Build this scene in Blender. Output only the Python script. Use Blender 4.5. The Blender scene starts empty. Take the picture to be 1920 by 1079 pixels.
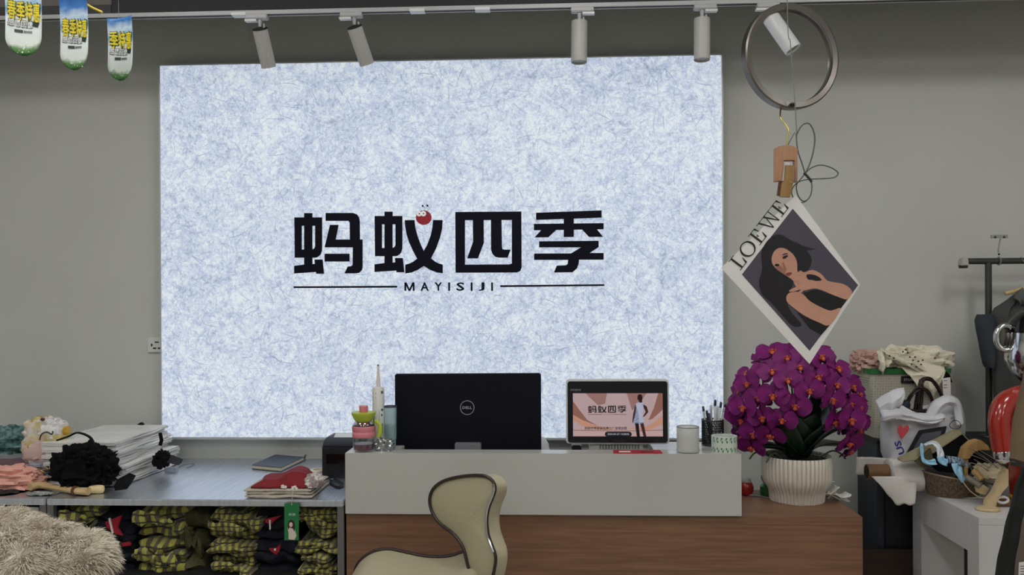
import bpy, bmesh, math, random
from mathutils import Vector, Matrix, noise, Euler
S = bpy.context.scene
COL = S.collection
rnd = random.Random(7)
PI = math.pi

# ------------------------------------------------------------------ camera
F, TH, RO, EYE = 1600.0, math.radians(2.72), .0058, 1.53
fw = Vector((-math.sin(TH), math.cos(TH), 0)); r0 = Vector((math.cos(TH), math.sin(TH), 0)); u0 = Vector((0, 0, 1))
rt = r0*math.cos(RO) - u0*math.sin(RO); up = u0*math.cos(RO) + r0*math.sin(RO)
cam = bpy.data.cameras.new('camera'); co = bpy.data.objects.new('camera', cam); COL.objects.link(co)
cam.sensor_width = 36; cam.lens = 36*F/1920; cam.shift_y = 22.5/1920; cam.clip_start = .02
mx = Matrix.Identity(4)
for i in range(3):
    mx[i][0] = rt[i]; mx[i][1] = up[i]; mx[i][2] = -fw[i]
mx[2][3] = EYE
co.matrix_world = mx
S.camera = co
# ------------------------------------------------------------------ world, exposure
w = bpy.data.worlds.new('world'); S.world = w; w.use_nodes = True
w.node_tree.nodes['Background'].inputs[0].default_value = (.9, .95, 1, 1)
w.node_tree.nodes['Background'].inputs[1].default_value = .12
S.view_settings.view_transform = 'Standard'; S.view_settings.look = 'None'
S.view_settings.gamma = 1; S.view_settings.use_curve_mapping = False
S.view_settings.exposure = 0.0
LAMP = 13.8         # strength of the shop's ceiling light panels
SIGN = .72          # strength of the light box

# ------------------------------------------------------------------ pixel -> place
def ray(x, y): return fw + rt*((x-960)/F) + up*((562-y)/F)
def P(x, y, Y):
    d = ray(x, y); return Vector((0, 0, EYE)) + d*(Y/d.y)
def G(x, y, z):
    d = ray(x, y); return Vector((0, 0, EYE)) + d*((z-EYE)/d.z)

# ------------------------------------------------------------------ materials
def lin(c):
    return tuple(((v/255)/12.92 if v/255 <= .04045 else ((v/255+.055)/1.055)**2.4) for v in c) + (1,)
MATS = {}
def mat(name, rgb, rough=.5, metal=0, bump=None, var=None, emit=0, spec=.5, sheen=0, coat=0, sss=0):
    if name in MATS: return MATS[name]
    m = bpy.data.materials.new(name); m.use_nodes = True; MATS[name] = m
    nt = m.node_tree; b = nt.nodes['Principled BSDF']; c = lin(rgb)
    b.inputs['Base Color'].default_value = c; b.inputs['Roughness'].default_value = rough
    b.inputs['Metallic'].default_value = metal; b.inputs['Specular IOR Level'].default_value = spec
    b.inputs['Sheen Weight'].default_value = sheen; b.inputs['Coat Weight'].default_value = coat
    if emit:
        b.inputs['Emission Color'].default_value = c; b.inputs['Emission Strength'].default_value = emit
    if bump or var:
        tc = nt.nodes.new('ShaderNodeTexCoord')
    if bump:
        n = nt.nodes.new('ShaderNodeTexNoise'); n.inputs['Scale'].default_value = bump[0]; n.inputs['Detail'].default_value = 4
        nt.links.new(tc.outputs['Object'], n.inputs['Vector'])
        bp = nt.nodes.new('ShaderNodeBump'); bp.inputs['Strength'].default_value = bump[1]; bp.inputs['Distance'].default_value = .01
        nt.links.new(n.outputs['Fac'], bp.inputs['Height']); nt.links.new(bp.outputs['Normal'], b.inputs['Normal'])
    if var:                      # var = (scale, second colour, stretch xyz, contrast)
        n = nt.nodes.new('ShaderNodeTexNoise'); n.inputs['Scale'].default_value = var[0]; n.inputs['Detail'].default_value = 5
        mp = nt.nodes.new('ShaderNodeMapping'); mp.inputs['Scale'].default_value = var[2] if len(var) > 2 else (1, 1, 1)
        nt.links.new(tc.outputs['Object'], mp.inputs['Vector']); nt.links.new(mp.outputs['Vector'], n.inputs['Vector'])
        r = nt.nodes.new('ShaderNodeValToRGB'); k = var[3] if len(var) > 3 else .18
        r.color_ramp.elements[0].position = .5-k; r.color_ramp.elements[1].position = .5+k
        r.color_ramp.elements[0].color = c; r.color_ramp.elements[1].color = lin(var[1])
        nt.links.new(n.outputs['Fac'], r.inputs['Fac']); nt.links.new(r.outputs['Color'], b.inputs['Base Color'])
        if emit: nt.links.new(r.outputs['Color'], b.inputs['Emission Color'])
    return m
def clear(name, rgb, gloss=.12, tint=.9, rough=.05):
    """thin clear plastic or glass: mostly lets light through, mirrors a little"""
    if name in MATS: return MATS[name]
    m = bpy.data.materials.new(name); m.use_nodes = True; MATS[name] = m
    nt = m.node_tree; nt.nodes.remove(nt.nodes['Principled BSDF']); out = nt.nodes['Material Output']
    t = nt.nodes.new('ShaderNodeBsdfTransparent'); t.inputs[0].default_value = tuple(v*tint for v in lin(rgb)[:3]) + (1,)
    g = nt.nodes.new('ShaderNodeBsdfGlossy'); g.inputs['Roughness'].default_value = rough
    f = nt.nodes.new('ShaderNodeLayerWeight'); f.inputs[0].default_value = .35
    ad = nt.nodes.new('ShaderNodeMath'); ad.operation = 'MULTIPLY_ADD'; ad.inputs[1].default_value = .6; ad.inputs[2].default_value = gloss
    nt.links.new(f.outputs['Facing'], ad.inputs[0])
    mi = nt.nodes.new('ShaderNodeMixShader')
    nt.links.new(ad.outputs[0], mi.inputs[0]); nt.links.new(t.outputs[0], mi.inputs[1]); nt.links.new(g.outputs[0], mi.inputs[2])
    nt.links.new(mi.outputs[0], out.inputs[0]); return m
def film(name, rgb, see=.35):
    """milky film: part see-through, part diffuse"""
    if name in MATS: return MATS[name]
    m = bpy.data.materials.new(name); m.use_nodes = True; MATS[name] = m
    b = m.node_tree.nodes['Principled BSDF']; b.inputs['Base Color'].default_value = lin(rgb); b.inputs['Roughness'].default_value = .35
    b.inputs['Alpha'].default_value = 1-see; return m
def wood(name, a, b_, scale=(1.2, 14, 14), rough=.45, amt=.18, nscale=4):
    if name in MATS: return MATS[name]
    m = mat(name, a, rough, var=(nscale, b_, scale, amt)); return m
def plaid(name, a, b_, c_, scale=1.0):
    """woven check: two crossed band waves, thin dark lines, knit relief"""
    if name in MATS: return MATS[name]
    m = mat(name, a, .9, bump=(260, .6), sheen=.2); nt = m.node_tree; b = nt.nodes['Principled BSDF']
    tc = nt.nodes.new('ShaderNodeTexCoord'); facs = []
    for ax, sc in (('X', 8.5*scale), ('Z', 10.5*scale)):
        wv = nt.nodes.new('ShaderNodeTexWave'); wv.bands_direction = ax; wv.inputs['Scale'].default_value = sc
        wv.inputs['Distortion'].default_value = 1.3; wv.inputs['Detail Scale'].default_value = 3; nt.links.new(tc.outputs['Object'], wv.inputs['Vector'])
        facs.append(wv)
    def ramp(src, p0, p1):
        r = nt.nodes.new('ShaderNodeMapRange'); r.inputs[1].default_value = p0; r.inputs[2].default_value = p1
        nt.links.new(src.outputs['Fac'], r.inputs[0]); return r
    m1 = nt.nodes.new('ShaderNodeMix'); m1.data_type = 'RGBA'; m1.inputs[6].default_value = lin(a); m1.inputs[7].default_value = lin(b_)
    nt.links.new(ramp(facs[0], .45, .62).outputs[0], m1.inputs[0])
    m2 = nt.nodes.new('ShaderNodeMix'); m2.data_type = 'RGBA'; m2.inputs[7].default_value = lin(c_)
    nt.links.new(m1.outputs[2], m2.inputs[6]); nt.links.new(ramp(facs[1], .8, .96).outputs[0], m2.inputs[0])
    nt.links.new(m2.outputs[2], b.inputs['Base Color']); return m

# ------------------------------------------------------------------ mesh builder
WPOS = {}
class MB:
    def __init__(s): s.v = []; s.f = []; s.m = []; s.cur = 0; s.M = None
    def add(s, vs, fs):
        n = len(s.v)
        for v in vs:
            v = Vector(v); s.v.append(s.M @ v if s.M else v)
        for f in fs: s.f.append([i+n for i in f]); s.m.append(s.cur)
        return s
    def box(s, x0, x1, y0, y1, z0, z1):
        return s.add([(x0,y0,z0),(x1,y0,z0),(x1,y1,z0),(x0,y1,z0),(x0,y0,z1),(x1,y0,z1),(x1,y1,z1),(x0,y1,z1)],
                     [(0,3,2,1),(4,5,6,7),(0,1,5,4),(1,2,6,5),(2,3,7,6),(3,0,4,7)])
    def loft(s, rings, cap=True, closed=True, loop=False):
        n = len(rings[0]); vs = [p for r in rings for p in r]; fs = []
        k = len(rings)
        for i in range(k if loop else k-1):
            j2 = (i+1) % k
            for j in range(n if closed else n-1):
                a = i*n+j; b = i*n+(j+1) % n; c = j2*n+(j+1) % n; d = j2*n+j
                fs.append((a, b, c, d))
        if cap and not loop: fs.append(tuple(range(n-1, -1, -1))); fs.append(tuple(range((k-1)*n, k*n)))
        return s.add(vs, fs)
    def tube(s, pts, r, n=8, loop=False, cap=True, flat=None):
        pts = [Vector(p) for p in pts]; k = len(pts); rings = []
        up_ = None
        for i, p in enumerate(pts):
            a = pts[(i-1) % k] if (loop or i > 0) else p
            b = pts[(i+1) % k] if (loop or i < k-1) else p
            t = (b-a)
            t = t.normalized() if t.length > 1e-9 else Vector((0, 0, 1))
            if up_ is None:
                up_ = Vector((0, 0, 1)) if abs(t.z) < .9 else Vector((0, 1, 0))
            x = t.cross(up_)
            if x.length < 1e-6: x = t.orthogonal()
            x.normalize(); y = x.cross(t).normalized(); up_ = y
            rr = r(i/(max(1, k-1))) if callable(r) else (r[i] if isinstance(r, (list, tuple)) else r)
            fl = flat or 1
            rings.append([p + x*math.cos(2*PI*j/n)*rr + y*math.sin(2*PI*j/n)*rr*fl for j in range(n)])
        return s.loft(rings, cap=cap, loop=loop)
    def cyl(s, p0, p1, ra, rb=None, n=24): return s.tube([p0, p1], [ra, ra if rb is None else rb], n)
    def lathe(s, c, prof, n=32, rf=None, cap=True):
        c = Vector(c)
        return s.loft([[c+Vector((r*(rf(a, z) if rf else 1)*math.cos(a), r*(rf(a, z) if rf else 1)*math.sin(a), z)) for a in [2*PI*j/n for j in range(n)]] for r, z in prof], cap=cap)
    def prism(s, pts, vec):
        pts = [Vector(p) for p in pts]; vec = Vector(vec); n = len(pts)
        return s.add(pts+[p+vec for p in pts], [tuple(range(n)), tuple(range(2*n-1, n-1, -1))] + [(i, i+n, (i+1) % n+n, (i+1) % n) for i in range(n)])
    def ball(s, c, r, nu=16, nv=10, disp=None):
        c = Vector(c); r = Vector(r) if hasattr(r, '__len__') else Vector((r, r, r)); rings = []
        for i in range(1, nv):
            ph = PI*i/nv; ring = []
            for j in range(nu):
                th = 2*PI*j/nu; d = Vector((math.sin(ph)*math.cos(th), math.sin(ph)*math.sin(th), -math.cos(ph)))
                k = 1+(disp(d) if disp else 0); ring.append(c+Vector((d.x*r.x*k, d.y*r.y*k, d.z*r.z*k)))
            rings.append(ring)
        return s.loft(rings)
    def grid(s, fn, nu, nv):
        vs = [fn(i/nu, j/nv) for j in range(nv+1) for i in range(nu+1)]
        return s.add(vs, [(j*(nu+1)+i, j*(nu+1)+i+1, (j+1)*(nu+1)+i+1, (j+1)*(nu+1)+i) for j in range(nv) for i in range(nu)])
    def text(s, body, O, X, Z, N, wid, hgt, depth=.001, bold=0.0):
        """lettering fitted into a wid x hgt field whose lower left corner is O"""
        vs, fs = glyphs(body, bold)
        if not vs: return s
        x0 = min(v[0] for v in vs); x1 = max(v[0] for v in vs); y0 = min(v[1] for v in vs); y1 = max(v[1] for v in vs)
        sx = wid/max(1e-6, x1-x0); sy = hgt/max(1e-6, y1-y0); O = Vector(O); X = Vector(X); Z = Vector(Z); N = Vector(N)
        return s.add([O+X*((v[0]-x0)*sx)+Z*((v[1]-y0)*sy)+N*(depth if v[2] > .0005 else 0) for v in vs], fs)
    def build(s, name, m, parent=None, smooth=None, bevel=0, seg=2, solid=0, sub=0):
        xs = [v.x for v in s.v]; ys = [v.y for v in s.v]; zs = [v.z for v in s.v]
        o0 = Vector(((min(xs)+max(xs))/2, (min(ys)+max(ys))/2, min(zs)))
        me = bpy.data.meshes.new(name); me.from_pydata([v-o0 for v in s.v], [], s.f)
        for mm in (m if isinstance(m, (list, tuple)) else [m]): me.materials.append(mm)
        me.polygons.foreach_set('material_index', s.m)
        bm = bmesh.new(); bm.from_mesh(me); bmesh.ops.recalc_face_normals(bm, faces=bm.faces)
        if bevel:
            es = [e for e in bm.edges if len(e.link_faces) == 2 and e.calc_face_angle(0) > .6]
            bmesh.ops.bevel(bm, geom=es, offset=bevel, segments=seg, affect='EDGES', clamp_overlap=True)
        bm.to_mesh(me); bm.free()
        if smooth is None: smooth = 40
        if smooth:
            me.polygons.foreach_set('use_smooth', [True]*len(me.polygons)); me.set_sharp_from_angle(angle=math.radians(smooth))
        o = bpy.data.objects.new(name, me); COL.objects.link(o)
        if parent:
            o.parent = parent; o.location = o0-WPOS[parent.name]
        else: o.location = o0
        WPOS[o.name] = o0
        if solid:
            md = o.modifiers.new('thickness', 'SOLIDIFY'); md.thickness = solid; md.offset = 0
        if sub:
            md = o.modifiers.new('smooth', 'SUBSURF'); md.levels = sub; md.render_levels = sub
        return o
GL = {}
def glyphs(body, bold):
    k = (body, bold)
    if k not in GL:
        cu = bpy.data.curves.new('t', 'FONT'); cu.body = body; cu.size = 1; cu.offset = bold; cu.extrude = .01; cu.resolution_u = 2
        o = bpy.data.objects.new('t', cu); COL.objects.link(o)
        dg = bpy.context.evaluated_depsgraph_get(); me = bpy.data.meshes.new_from_object(o.evaluated_get(dg))
        GL[k] = ([tuple(v.co) for v in me.vertices], [tuple(p.vertices) for p in me.polygons])
        bpy.data.objects.remove(o); bpy.data.curves.remove(cu); bpy.data.meshes.remove(me)
    return GL[k]
def thing(name, label, cat, loc, group=None):
    o = bpy.data.objects.new(name, None); COL.objects.link(o); o.location = loc; o.empty_display_size = .05
    WPOS[o.name] = Vector(loc); return tag(o, label, cat, group)
def tag(o, label, cat, group=None):
    o['label'] = label; o['category'] = cat
    if group: o['group'] = group
    return o
def struct(o, label=None):
    o['kind'] = 'structure'
    if label: o['label'] = label
    return o
def dup(o, loc, rot=None, parent=None):
    c = o.copy(); COL.objects.link(c); c.location = loc
    if rot is not None: c.rotation_euler = rot
    if parent is not None: c.parent = parent
    for ch in [k for k in bpy.data.objects if k.parent == o]:
        d = ch.copy(); COL.objects.link(d); d.parent = c
        for g in [k for k in bpy.data.objects if k.parent == ch]:
            e = g.copy(); COL.objects.link(e); e.parent = d
    return c
def spline(pts, n=8, loop=False):
    """Catmull-Rom through 3-D points"""
    pts = [Vector(p) for p in pts]; k = len(pts); out = []
    g = (lambda i: pts[i % k]) if loop else (lambda i: pts[max(0, min(k-1, i))])
    for i in range(k if loop else k-1):
        a, b, c, d = g(i-1), g(i), g(i+1), g(i+2)
        for j in range(n):
            t = j/n
            out.append(.5*((2*b)+(c-a)*t+(2*a-5*b+4*c-d)*t*t+(3*b-a-3*c+d)*t**3))
    if not loop: out.append(pts[-1])
    return out
def nz(x, y, z, o=2): return noise.fractal(Vector((x, y, z)), 1.0, 2.0, o)
def ridge(x, y, z):
    return 1-abs(noise.noise(Vector((x, y, z))))*2
def crumple(mb, c, r, seed, amp=.25, freq=2.2, nu=36, nv=22, floor=None, stretch=(1, 1, 1), pw=.75):
    """a crumpled cloth heap: super-ellipsoid pushed in and out along folds"""
    c = Vector(c); r = Vector(r); rings = []
    sg = lambda a: math.copysign(abs(a)**pw, a)
    for i in range(1, nv):
        ph = PI*i/nv; ring = []
        for j in range(nu):
            th = 2*PI*j/nu; d = Vector((sg(math.sin(ph)*math.cos(th)), sg(math.sin(ph)*math.sin(th)), sg(-math.cos(ph))))
            q = Vector((d.x*stretch[0], d.y*stretch[1], d.z*stretch[2]))*freq+Vector((seed*7.3, seed*3.1, seed))
            k = 1+amp*(ridge(q.x, q.y, q.z)*.7+nz(q.x*2, q.y*2, q.z*2)*.6-.35)
            p = c+Vector((d.x*r.x, d.y*r.y, d.z*r.z))*k
            if floor is not None and p.z < floor: p.z = floor
            ring.append(p)
        rings.append(ring)
    mb.loft(rings); return mb
def folded(mb, x0, x1, y0, y1, z0, z1, n, seed, mess=.012, nx=16, fray=.0):
    """n folded layers of cloth, one upon another, with rounded wavy front folds"""
    h = (z1-z0)/n
    for k in range(n):
        rr = random.Random(seed*31+k); zc = z0+h*(k+.5); jx0 = rr.uniform(-1, 1)*mess; jx1 = rr.uniform(-1, 1)*mess; jy = rr.uniform(-1, 1)*mess
        rings = []
        for i in range(nx+1):
            u = i/nx; x = x0+jx0+(x1+jx1-x0-jx0)*u
            e = min(1, min(u, 1-u)*nx/2.0); e = .35+.65*math.sqrt(e)
            wz = nz(x*16+seed, k*2.7, seed)*mess*.7; wy = nz(x*11+seed*2, k*5.1, 3+seed)*mess*1.6
            hh = h*.5*e*(1+.25*nz(x*20, k*3, seed)); ring = []
            ya = y0+jy+wy; yb = y1
            for a in range(7):
                t = PI/2+PI*a/6; ring.append(Vector((x, ya+hh*1.1+hh*1.1*math.cos(t), zc+wz+hh*math.sin(t))))
            for yy in (.33, .66, 1): ring.append(Vector((x, ya+(yb-ya)*yy, zc-hh+wz*(1-yy))))
            for yy in (1, .66, .33): ring.append(Vector((x, ya+(yb-ya)*yy, zc+hh+wz*(1-yy)+nz(x*14, yy*4, k+seed)*mess*.5)))
            rings.append(ring)
        mb.loft(rings)
    return mb
def cushion(mb, outline, back, puff, k=3):
    """padded panel: outline loop, its back shifted by vector back, front face puffed by vector puff"""
    o = [Vector(p) for p in outline]; c = sum(o, Vector())/len(o); b = Vector(back); pf = Vector(puff)
    rings = [[c+(p-c)*.02+b for p in o], [c+(p-c)*.9+b for p in o], [p+b*.8 for p in o], [p+b*.2 for p in o], [p for p in o]]
    for t in (.9, .75, .55, .3, .02): rings.append([c+(p-c)*t+pf*(1-t**2.5) for p in o])
    return mb.loft(rings)
def px(pts, Y, ox=0, oy=0, sc=1.0): return [P(ox+a/sc, oy+b/sc, Y) for a, b in pts]
def circ(cx, cy, rx, ry=None, n=20): return [(cx+rx*math.cos(2*PI*i/n), cy+(ry or rx)*math.sin(2*PI*i/n)) for i in range(n)]

# ------------------------------------------------------------------ the room
WY = 3.93
wallm = mat('painted_wall', (200, 201, 194), .75, bump=(140, .04), var=(1.6, (193, 194, 188)))
darkm = mat('charcoal_soffit', (40, 40, 43), .7)
struct(MB().box(-3.3, 3.3, WY, WY+.12, 0, 3.3).build('wall_back', wallm), 'plain off-white painted back wall behind the light box')
struct(MB().box(-3.42, -3.3, -3.2, WY+.12, 0, 3.3).build('wall_left', wallm))
struct(MB().box(3.3, 3.42, -3.2, WY+.12, 0, 3.3).build('wall_right', wallm))
struct(MB().box(-3.42, 3.42, -3.32, -3.2, 0, 3.3).build('wall_front', wallm))
struct(MB().box(-3.42, 3.42, -3.32, WY+.12, -.1, 0).build('floor', mat('floor_tile', (176, 172, 164), .4, var=(3, (164, 160, 154)))))
struct(MB().box(-3.42, 3.42, -3.32, WY+.12, 3.3, 3.4).build('ceiling', mat('ceiling_paint', (226, 226, 224), .8)))
bo = 3.435
sb = P(900, 13, bo).z
xs_ = P(208, 10, bo).x
struct(MB().box(xs_+.002, 3.3, bo, bo+.03, sb, 3.3).build('trim_1', darkm), 'charcoal soffit beam above the track rail')
struct(MB().box(-3.3, xs_-.002, bo+.004, bo+.03, sb-.002, sb+.045).build('trim_2', mat('grey_soffit', (66, 64, 64), .7)), 'dark grey soffit strip at the upper left')
struct(MB().box(-3.3, xs_-.002, bo+.008, bo+.03, sb+.045, 3.3).build('trim_3', mat('pale_soffit', (110, 104, 100), .7)))
# ceiling light panels of the shop
lampm = mat('lamp_diffuser', (252, 252, 250), .5, emit=LAMP)
alu = mat('white_aluminium', (225, 225, 225), .4)
for ly in (-1.4, .4, 2.0):
    for lx in (-1.9, 0, 1.9):
        t = thing('ceiling_light', 'square white ceiling light panel overhead, %s of the %s row' % ({-1.9: 'left', 0: 'middle', 1.9: 'right'}[lx], {-1.4: 'rear', .4: 'central', 2.0: 'front'}[ly]), 'ceiling light', (lx, ly, 3.25), 'ceiling light panels of the shop')
        MB().box(lx-.3, lx+.3, ly-.3, ly+.3, 3.27, 3.3).build('frame', alu, t)
        MB().box(lx-.28, lx+.28, ly-.28, ly+.28, 3.262, 3.27).build('diffuser', lampm, t)

# ------------------------------------------------------------------ light box sign
PY = 3.87
a = P(301, 124, PY); b = P(1356, 104, PY); c = P(1355, 822, PY); d = P(302, 820, PY)
X0, X1, Z0, Z1 = (a.x+d.x)/2, (b.x+c.x)/2, (c.z+d.z)/2, (a.z+b.z)/2
sign = thing('light_box_sign', 'large backlit light box of white fibre paper with dark logo lettering on the wall', 'sign', ((X0+X1)/2, PY, Z0))
MB().box(X0, X1, PY, WY, Z0, Z1).build('housing', mat('box_housing', (190, 194, 200), .5), sign)
def paper_mat():
    m = bpy.data.materials.new('backlit_fibre_paper'); m.use_nodes = True; nt = m.node_tree; N = nt.nodes; L = nt.links
    b = N['Principled BSDF']; b.inputs['Roughness'].default_value = .6; b.inputs['Base Color'].default_value = (.2, .2, .21, 1)
    tc = N.new('ShaderNodeTexCoord')
    def noise_(sc, det, dist, rough=.6):
        n = N.new('ShaderNodeTexNoise'); n.inputs['Scale'].default_value = sc; n.inputs['Detail'].default_value = det
        n.inputs['Distortion'].default_value = dist; n.inputs['Roughness'].default_value = rough
        L.new(tc.outputs['Object'], n.inputs['Vector']); return n
    def line(sc, wd, seed):         # thin dark threads: edges of stretched, warped cells
        mp = N.new('ShaderNodeMapping'); mp.inputs['Location'].default_value = (seed, seed, seed); L.new(tc.outputs['Object'], mp.inputs['Vector'])
        nn = N.new('ShaderNodeTexNoise'); nn.inputs['Scale'].default_value = sc*.45; nn.inputs['Detail'].default_value = 3; L.new(mp.outputs[0], nn.inputs['Vector'])
        mxr = N.new('ShaderNodeMix'); mxr.data_type = 'RGBA'; mxr.blend_type = 'ADD'; mxr.inputs[0].default_value = 3.2/sc
        L.new(mp.outputs[0], mxr.inputs[6]); L.new(nn.outputs['Color'], mxr.inputs[7])
        v = N.new('ShaderNodeTexVoronoi'); v.feature = 'DISTANCE_TO_EDGE'; v.inputs['Scale'].default_value = sc; L.new(mxr.outputs[2], v.inputs['Vector'])
        r = N.new('ShaderNodeMapRange'); r.inputs[1].default_value = 0; r.inputs[2].default_value = wd; r.inputs[3].default_value = 0; r.inputs[4].default_value = 1
        L.new(v.outputs['Distance'], r.inputs[0]); return r
    def rng(src, a0, a1, b0, b1, out='Fac'):
        r = N.new('ShaderNodeMapRange'); r.inputs[1].default_value = a0; r.inputs[2].default_value = a1; r.inputs[3].default_value = b0; r.inputs[4].default_value = b1
        L.new(src.outputs[out], r.inputs[0]); return r
    def mul(x, y):
        q = N.new('ShaderNodeMath'); q.operation = 'MULTIPLY'; L.new(x.outputs[0], q.inputs[0]); L.new(y.outputs[0], q.inputs[1]); return q
    v = mul(rng(noise_(46, 5, 1.2, .7), .33, .67, .58, 1.18), rng(noise_(2.0, 2, .4), .3, .7, .9, 1.08))
    v = mul(v, rng(noise_(11, 3, 1.2), .35, .68, .84, 1.16))
    v = mul(v, rng(line(24, .09, 0), 0, 1, .82, 1, 0)); v = mul(v, rng(line(52, .11, 5.3), 0, 1, .84, 1, 0)); v = mul(v, rng(line(11, .03, 9.1), 0, 1, .84, 1, 0))
    cr = N.new('ShaderNodeValToRGB'); e = cr.color_ramp.elements
    e[0].position = .3; e[0].color = lin((116, 132, 158)); e[1].position = 1.0; e[1].color = lin((240, 250, 255))
    x = cr.color_ramp.elements.new(.66); x.color = lin((198, 213, 240)); L.new(v.outputs[0], cr.inputs[0])
    L.new(cr.outputs[0], b.inputs['Emission Color']); b.inputs['Emission Strength'].default_value = SIGN
    return m
MB().box(X0, X1, PY-.003, PY, Z0, Z1).build('fibre_paper_face', paper_mat(), sign)
tm = mat('metal_edge_strip', (206, 208, 210), .35, .6)
MB().box(X0-.004, X1+.004, PY-.006, WY, Z0-.010, Z0-.001).build('lower_edge_strip', tm, sign)
for xx in (X0, X1): MB().box(xx-.003, xx+.003, PY-.005, WY, Z0, Z1).build('side_edge_strip', tm, sign)
MB().box(X0, X1, PY-.005, WY, Z1, Z1+.006).build('upper_edge_strip', tm, sign)
# loose fibres pressed into the paper
fb = MB(); fr = random.Random(11)
for i in range(900):
    x = fr.uniform(X0+.03, X1-.03); z = fr.uniform(Z0+.03, Z1-.03); an = fr.uniform(0, 2*PI); ln = fr.uniform(.02, .12)*(1.8 if i % 9 == 0 else 1); cv = fr.uniform(-9, 9)
    pts = []; n = 7; wd = fr.uniform(.0006, .0014)
    for j in range(n):
        pts.append(Vector((x, PY-.0045, z))); x += math.cos(an)*ln/n; z += math.sin(an)*ln/n; an += cv*ln/n
    if not (X0+.01 < x < X1-.01 and Z0+.01 < z < Z1-.01): continue
    vs = []
    for j, p in enumerate(pts):
        q = pts[min(j+1, n-1)]-pts[max(j-1, 0)]; q = Vector((-q.z, 0, q.x)).normalized()*wd*math.sin(PI*(j+.6)/(n+.2)); vs += [p-q, p+q]
    fb.add(vs, [(2*j, 2*j+1, 2*j+3, 2*j+2) for j in range(n-1)])
o = fb.build('paper_fibres', mat('backlit_fibre', (138, 152, 178), .7, emit=.6), sign, smooth=0); o['kind'] = 'stuff'
# the logo lettering
def chong(ox, oy, dx, dy):
    q = lambda l: [(ox+(x+dx)/7.194, oy+(y+dy)/7.194) for x, y in l]
    return [q([(90,203),(187,203),(187,745),(95,745)]), q([(222,145),(330,145),(330,838),(222,838)]), q([(90,203),(462,203),(462,315),(90,315)]),
            q([(370,203),(462,203),(462,600),(370,600)]), q([(95,635),(330,635),(358,622),(370,595),(462,595),(460,650),(440,705),(400,738),(370,745),(95,745)]),
            q([(88,855),(222,838),(222,800),(330,800),(330,832),(368,828),(362,770),(468,770),(488,962),(384,962),(382,938),(88,958)])]
def zi(ox, oy, l): return [(ox+x/7.194, oy+y/7.194) for x, y in l]
LET = [
 chong(540, 380, 0, 0)+[zi(540, 380, [(512,143),(880,143),(930,160),(960,200),(970,260),(972,500),(1008,500),(1008,860),(1000,910),(960,950),(910,957),(765,957),(810,865),(850,862),(875,845),(878,606),(498,606),(570,303),(684,303),(645,500),(838,500),(836,270),(815,248),(512,248)]),
  zi(540, 380, [(498,692),(832,692),(832,797),(498,797)])],
 chong(690, 380, 3, -20)+[zi(690, 380, [(498,240),(628,238),(640,345),(672,460),(715,575),(753,655),(800,575),(845,455),(870,345),(880,238),(1007,238),(1000,360),(970,480),(920,620),(850,755),(910,800),(960,825),(1008,838),(1010,955),(930,945),(840,910),(755,858),(670,910),(590,945),(505,958),(505,840),(560,825),(610,802),(665,760),(610,655),(555,535),(520,420),(503,320)])],
 [zi(840, 380, l) for l in ([(100,130),(230,129),(230,948),(104,948)], [(100,130),(990,123),(990,236),(100,240)], [(862,124),(990,123),(993,850),(862,850)],
  [(102,840),(830,836),(862,825),(993,825),(993,880),(975,925),(930,945),(104,948)], [(337,230),(482,230),(484,545),(405,755),(260,755),(340,530)],
  [(580,230),(722,230),(728,600),(735,630),(755,637),(845,637),(805,745),(690,745),(640,735),(600,695),(582,640)])],
 [zi(990, 380, l) for l in ([(108,140),(992,108),(992,205),(108,236)], [(80,290),(1020,280),(1020,362),(80,375)], [(482,200),(618,195),(618,466),(482,468)],
  [(190,360),(390,360),(275,470),(90,472)], [(720,355),(922,355),(1012,465),(822,465)],
  [(150,525),(952,518),(952,603),(830,682),(1020,682),(1020,772),(688,772),(682,830),(660,890),(600,942),(350,945),(388,853),(510,848),(535,830),(540,775),(82,775),(82,690),(580,688),(715,606),(150,606)])]]
inkm = mat('logo_ink', (11, 10, 28), .6, spec=.15)
for pol in LET:
    m_ = MB()
    for i, l in enumerate(pol): m_.prism(px(l, PY-.0035), (0, -.006-.00004*i, 0))
    m_.build('logo_character', inkm, sign, smooth=0)
lt = 9.143
for ch, x0, x1 in (('M',170,340),('A',445,585),('Y',685,815),('I',920,950),('S',1060,1195),('I',1305,1335),('J',1440,1540),('I',1655,1685)):
    p0 = P(740+x0/lt, 520+236/lt, PY-.0035); p1 = P(740+x1/lt, 520+90/lt, PY-.0035)
    if ch == 'I': m_ = MB().box(p0.x, p1.x, PY-.0075, PY-.0035, p0.z, p1.z)
    elif ch == 'M':
        m_ = MB(); W_ = p1.x-p0.x; H_ = p1.z-p0.z
        for l in ([(0,0),(.17,0),(.17,1),(0,1)], [(.83,0),(1,0),(1,1),(.83,1)], [(0,1),(.2,1),(.58,0),(.42,0)], [(1,1),(.8,1),(.42,0),(.58,0)]): m_.prism([p0+Vector((x_*W_, 0, z_*H_)) for x_, z_ in l], (0, -.004, 0))
    else: m_ = MB().text(ch, p0, (1, 0, 0), (0, 0, 1), (0, -1, 0), p1.x-p0.x, p1.z-p0.z, .004, .008 if ch=='M' else .02)
    m_.build('logo_letter', inkm, sign, smooth=0)
for x0, y0, x1, y1 in ((551,539,745,538),(938,537,1133,535)):
    MB().prism(px([(x0,y0-1.7),(x1,y1-1.7),(x1,y1+1.7),(x0,y0+1.7)], PY-.0035), (0,-.004,0)).build('logo_rule', inkm, sign, smooth=0)
an = lambda l: px(l, PY-.0035, 690, 380, 7.194)
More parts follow.
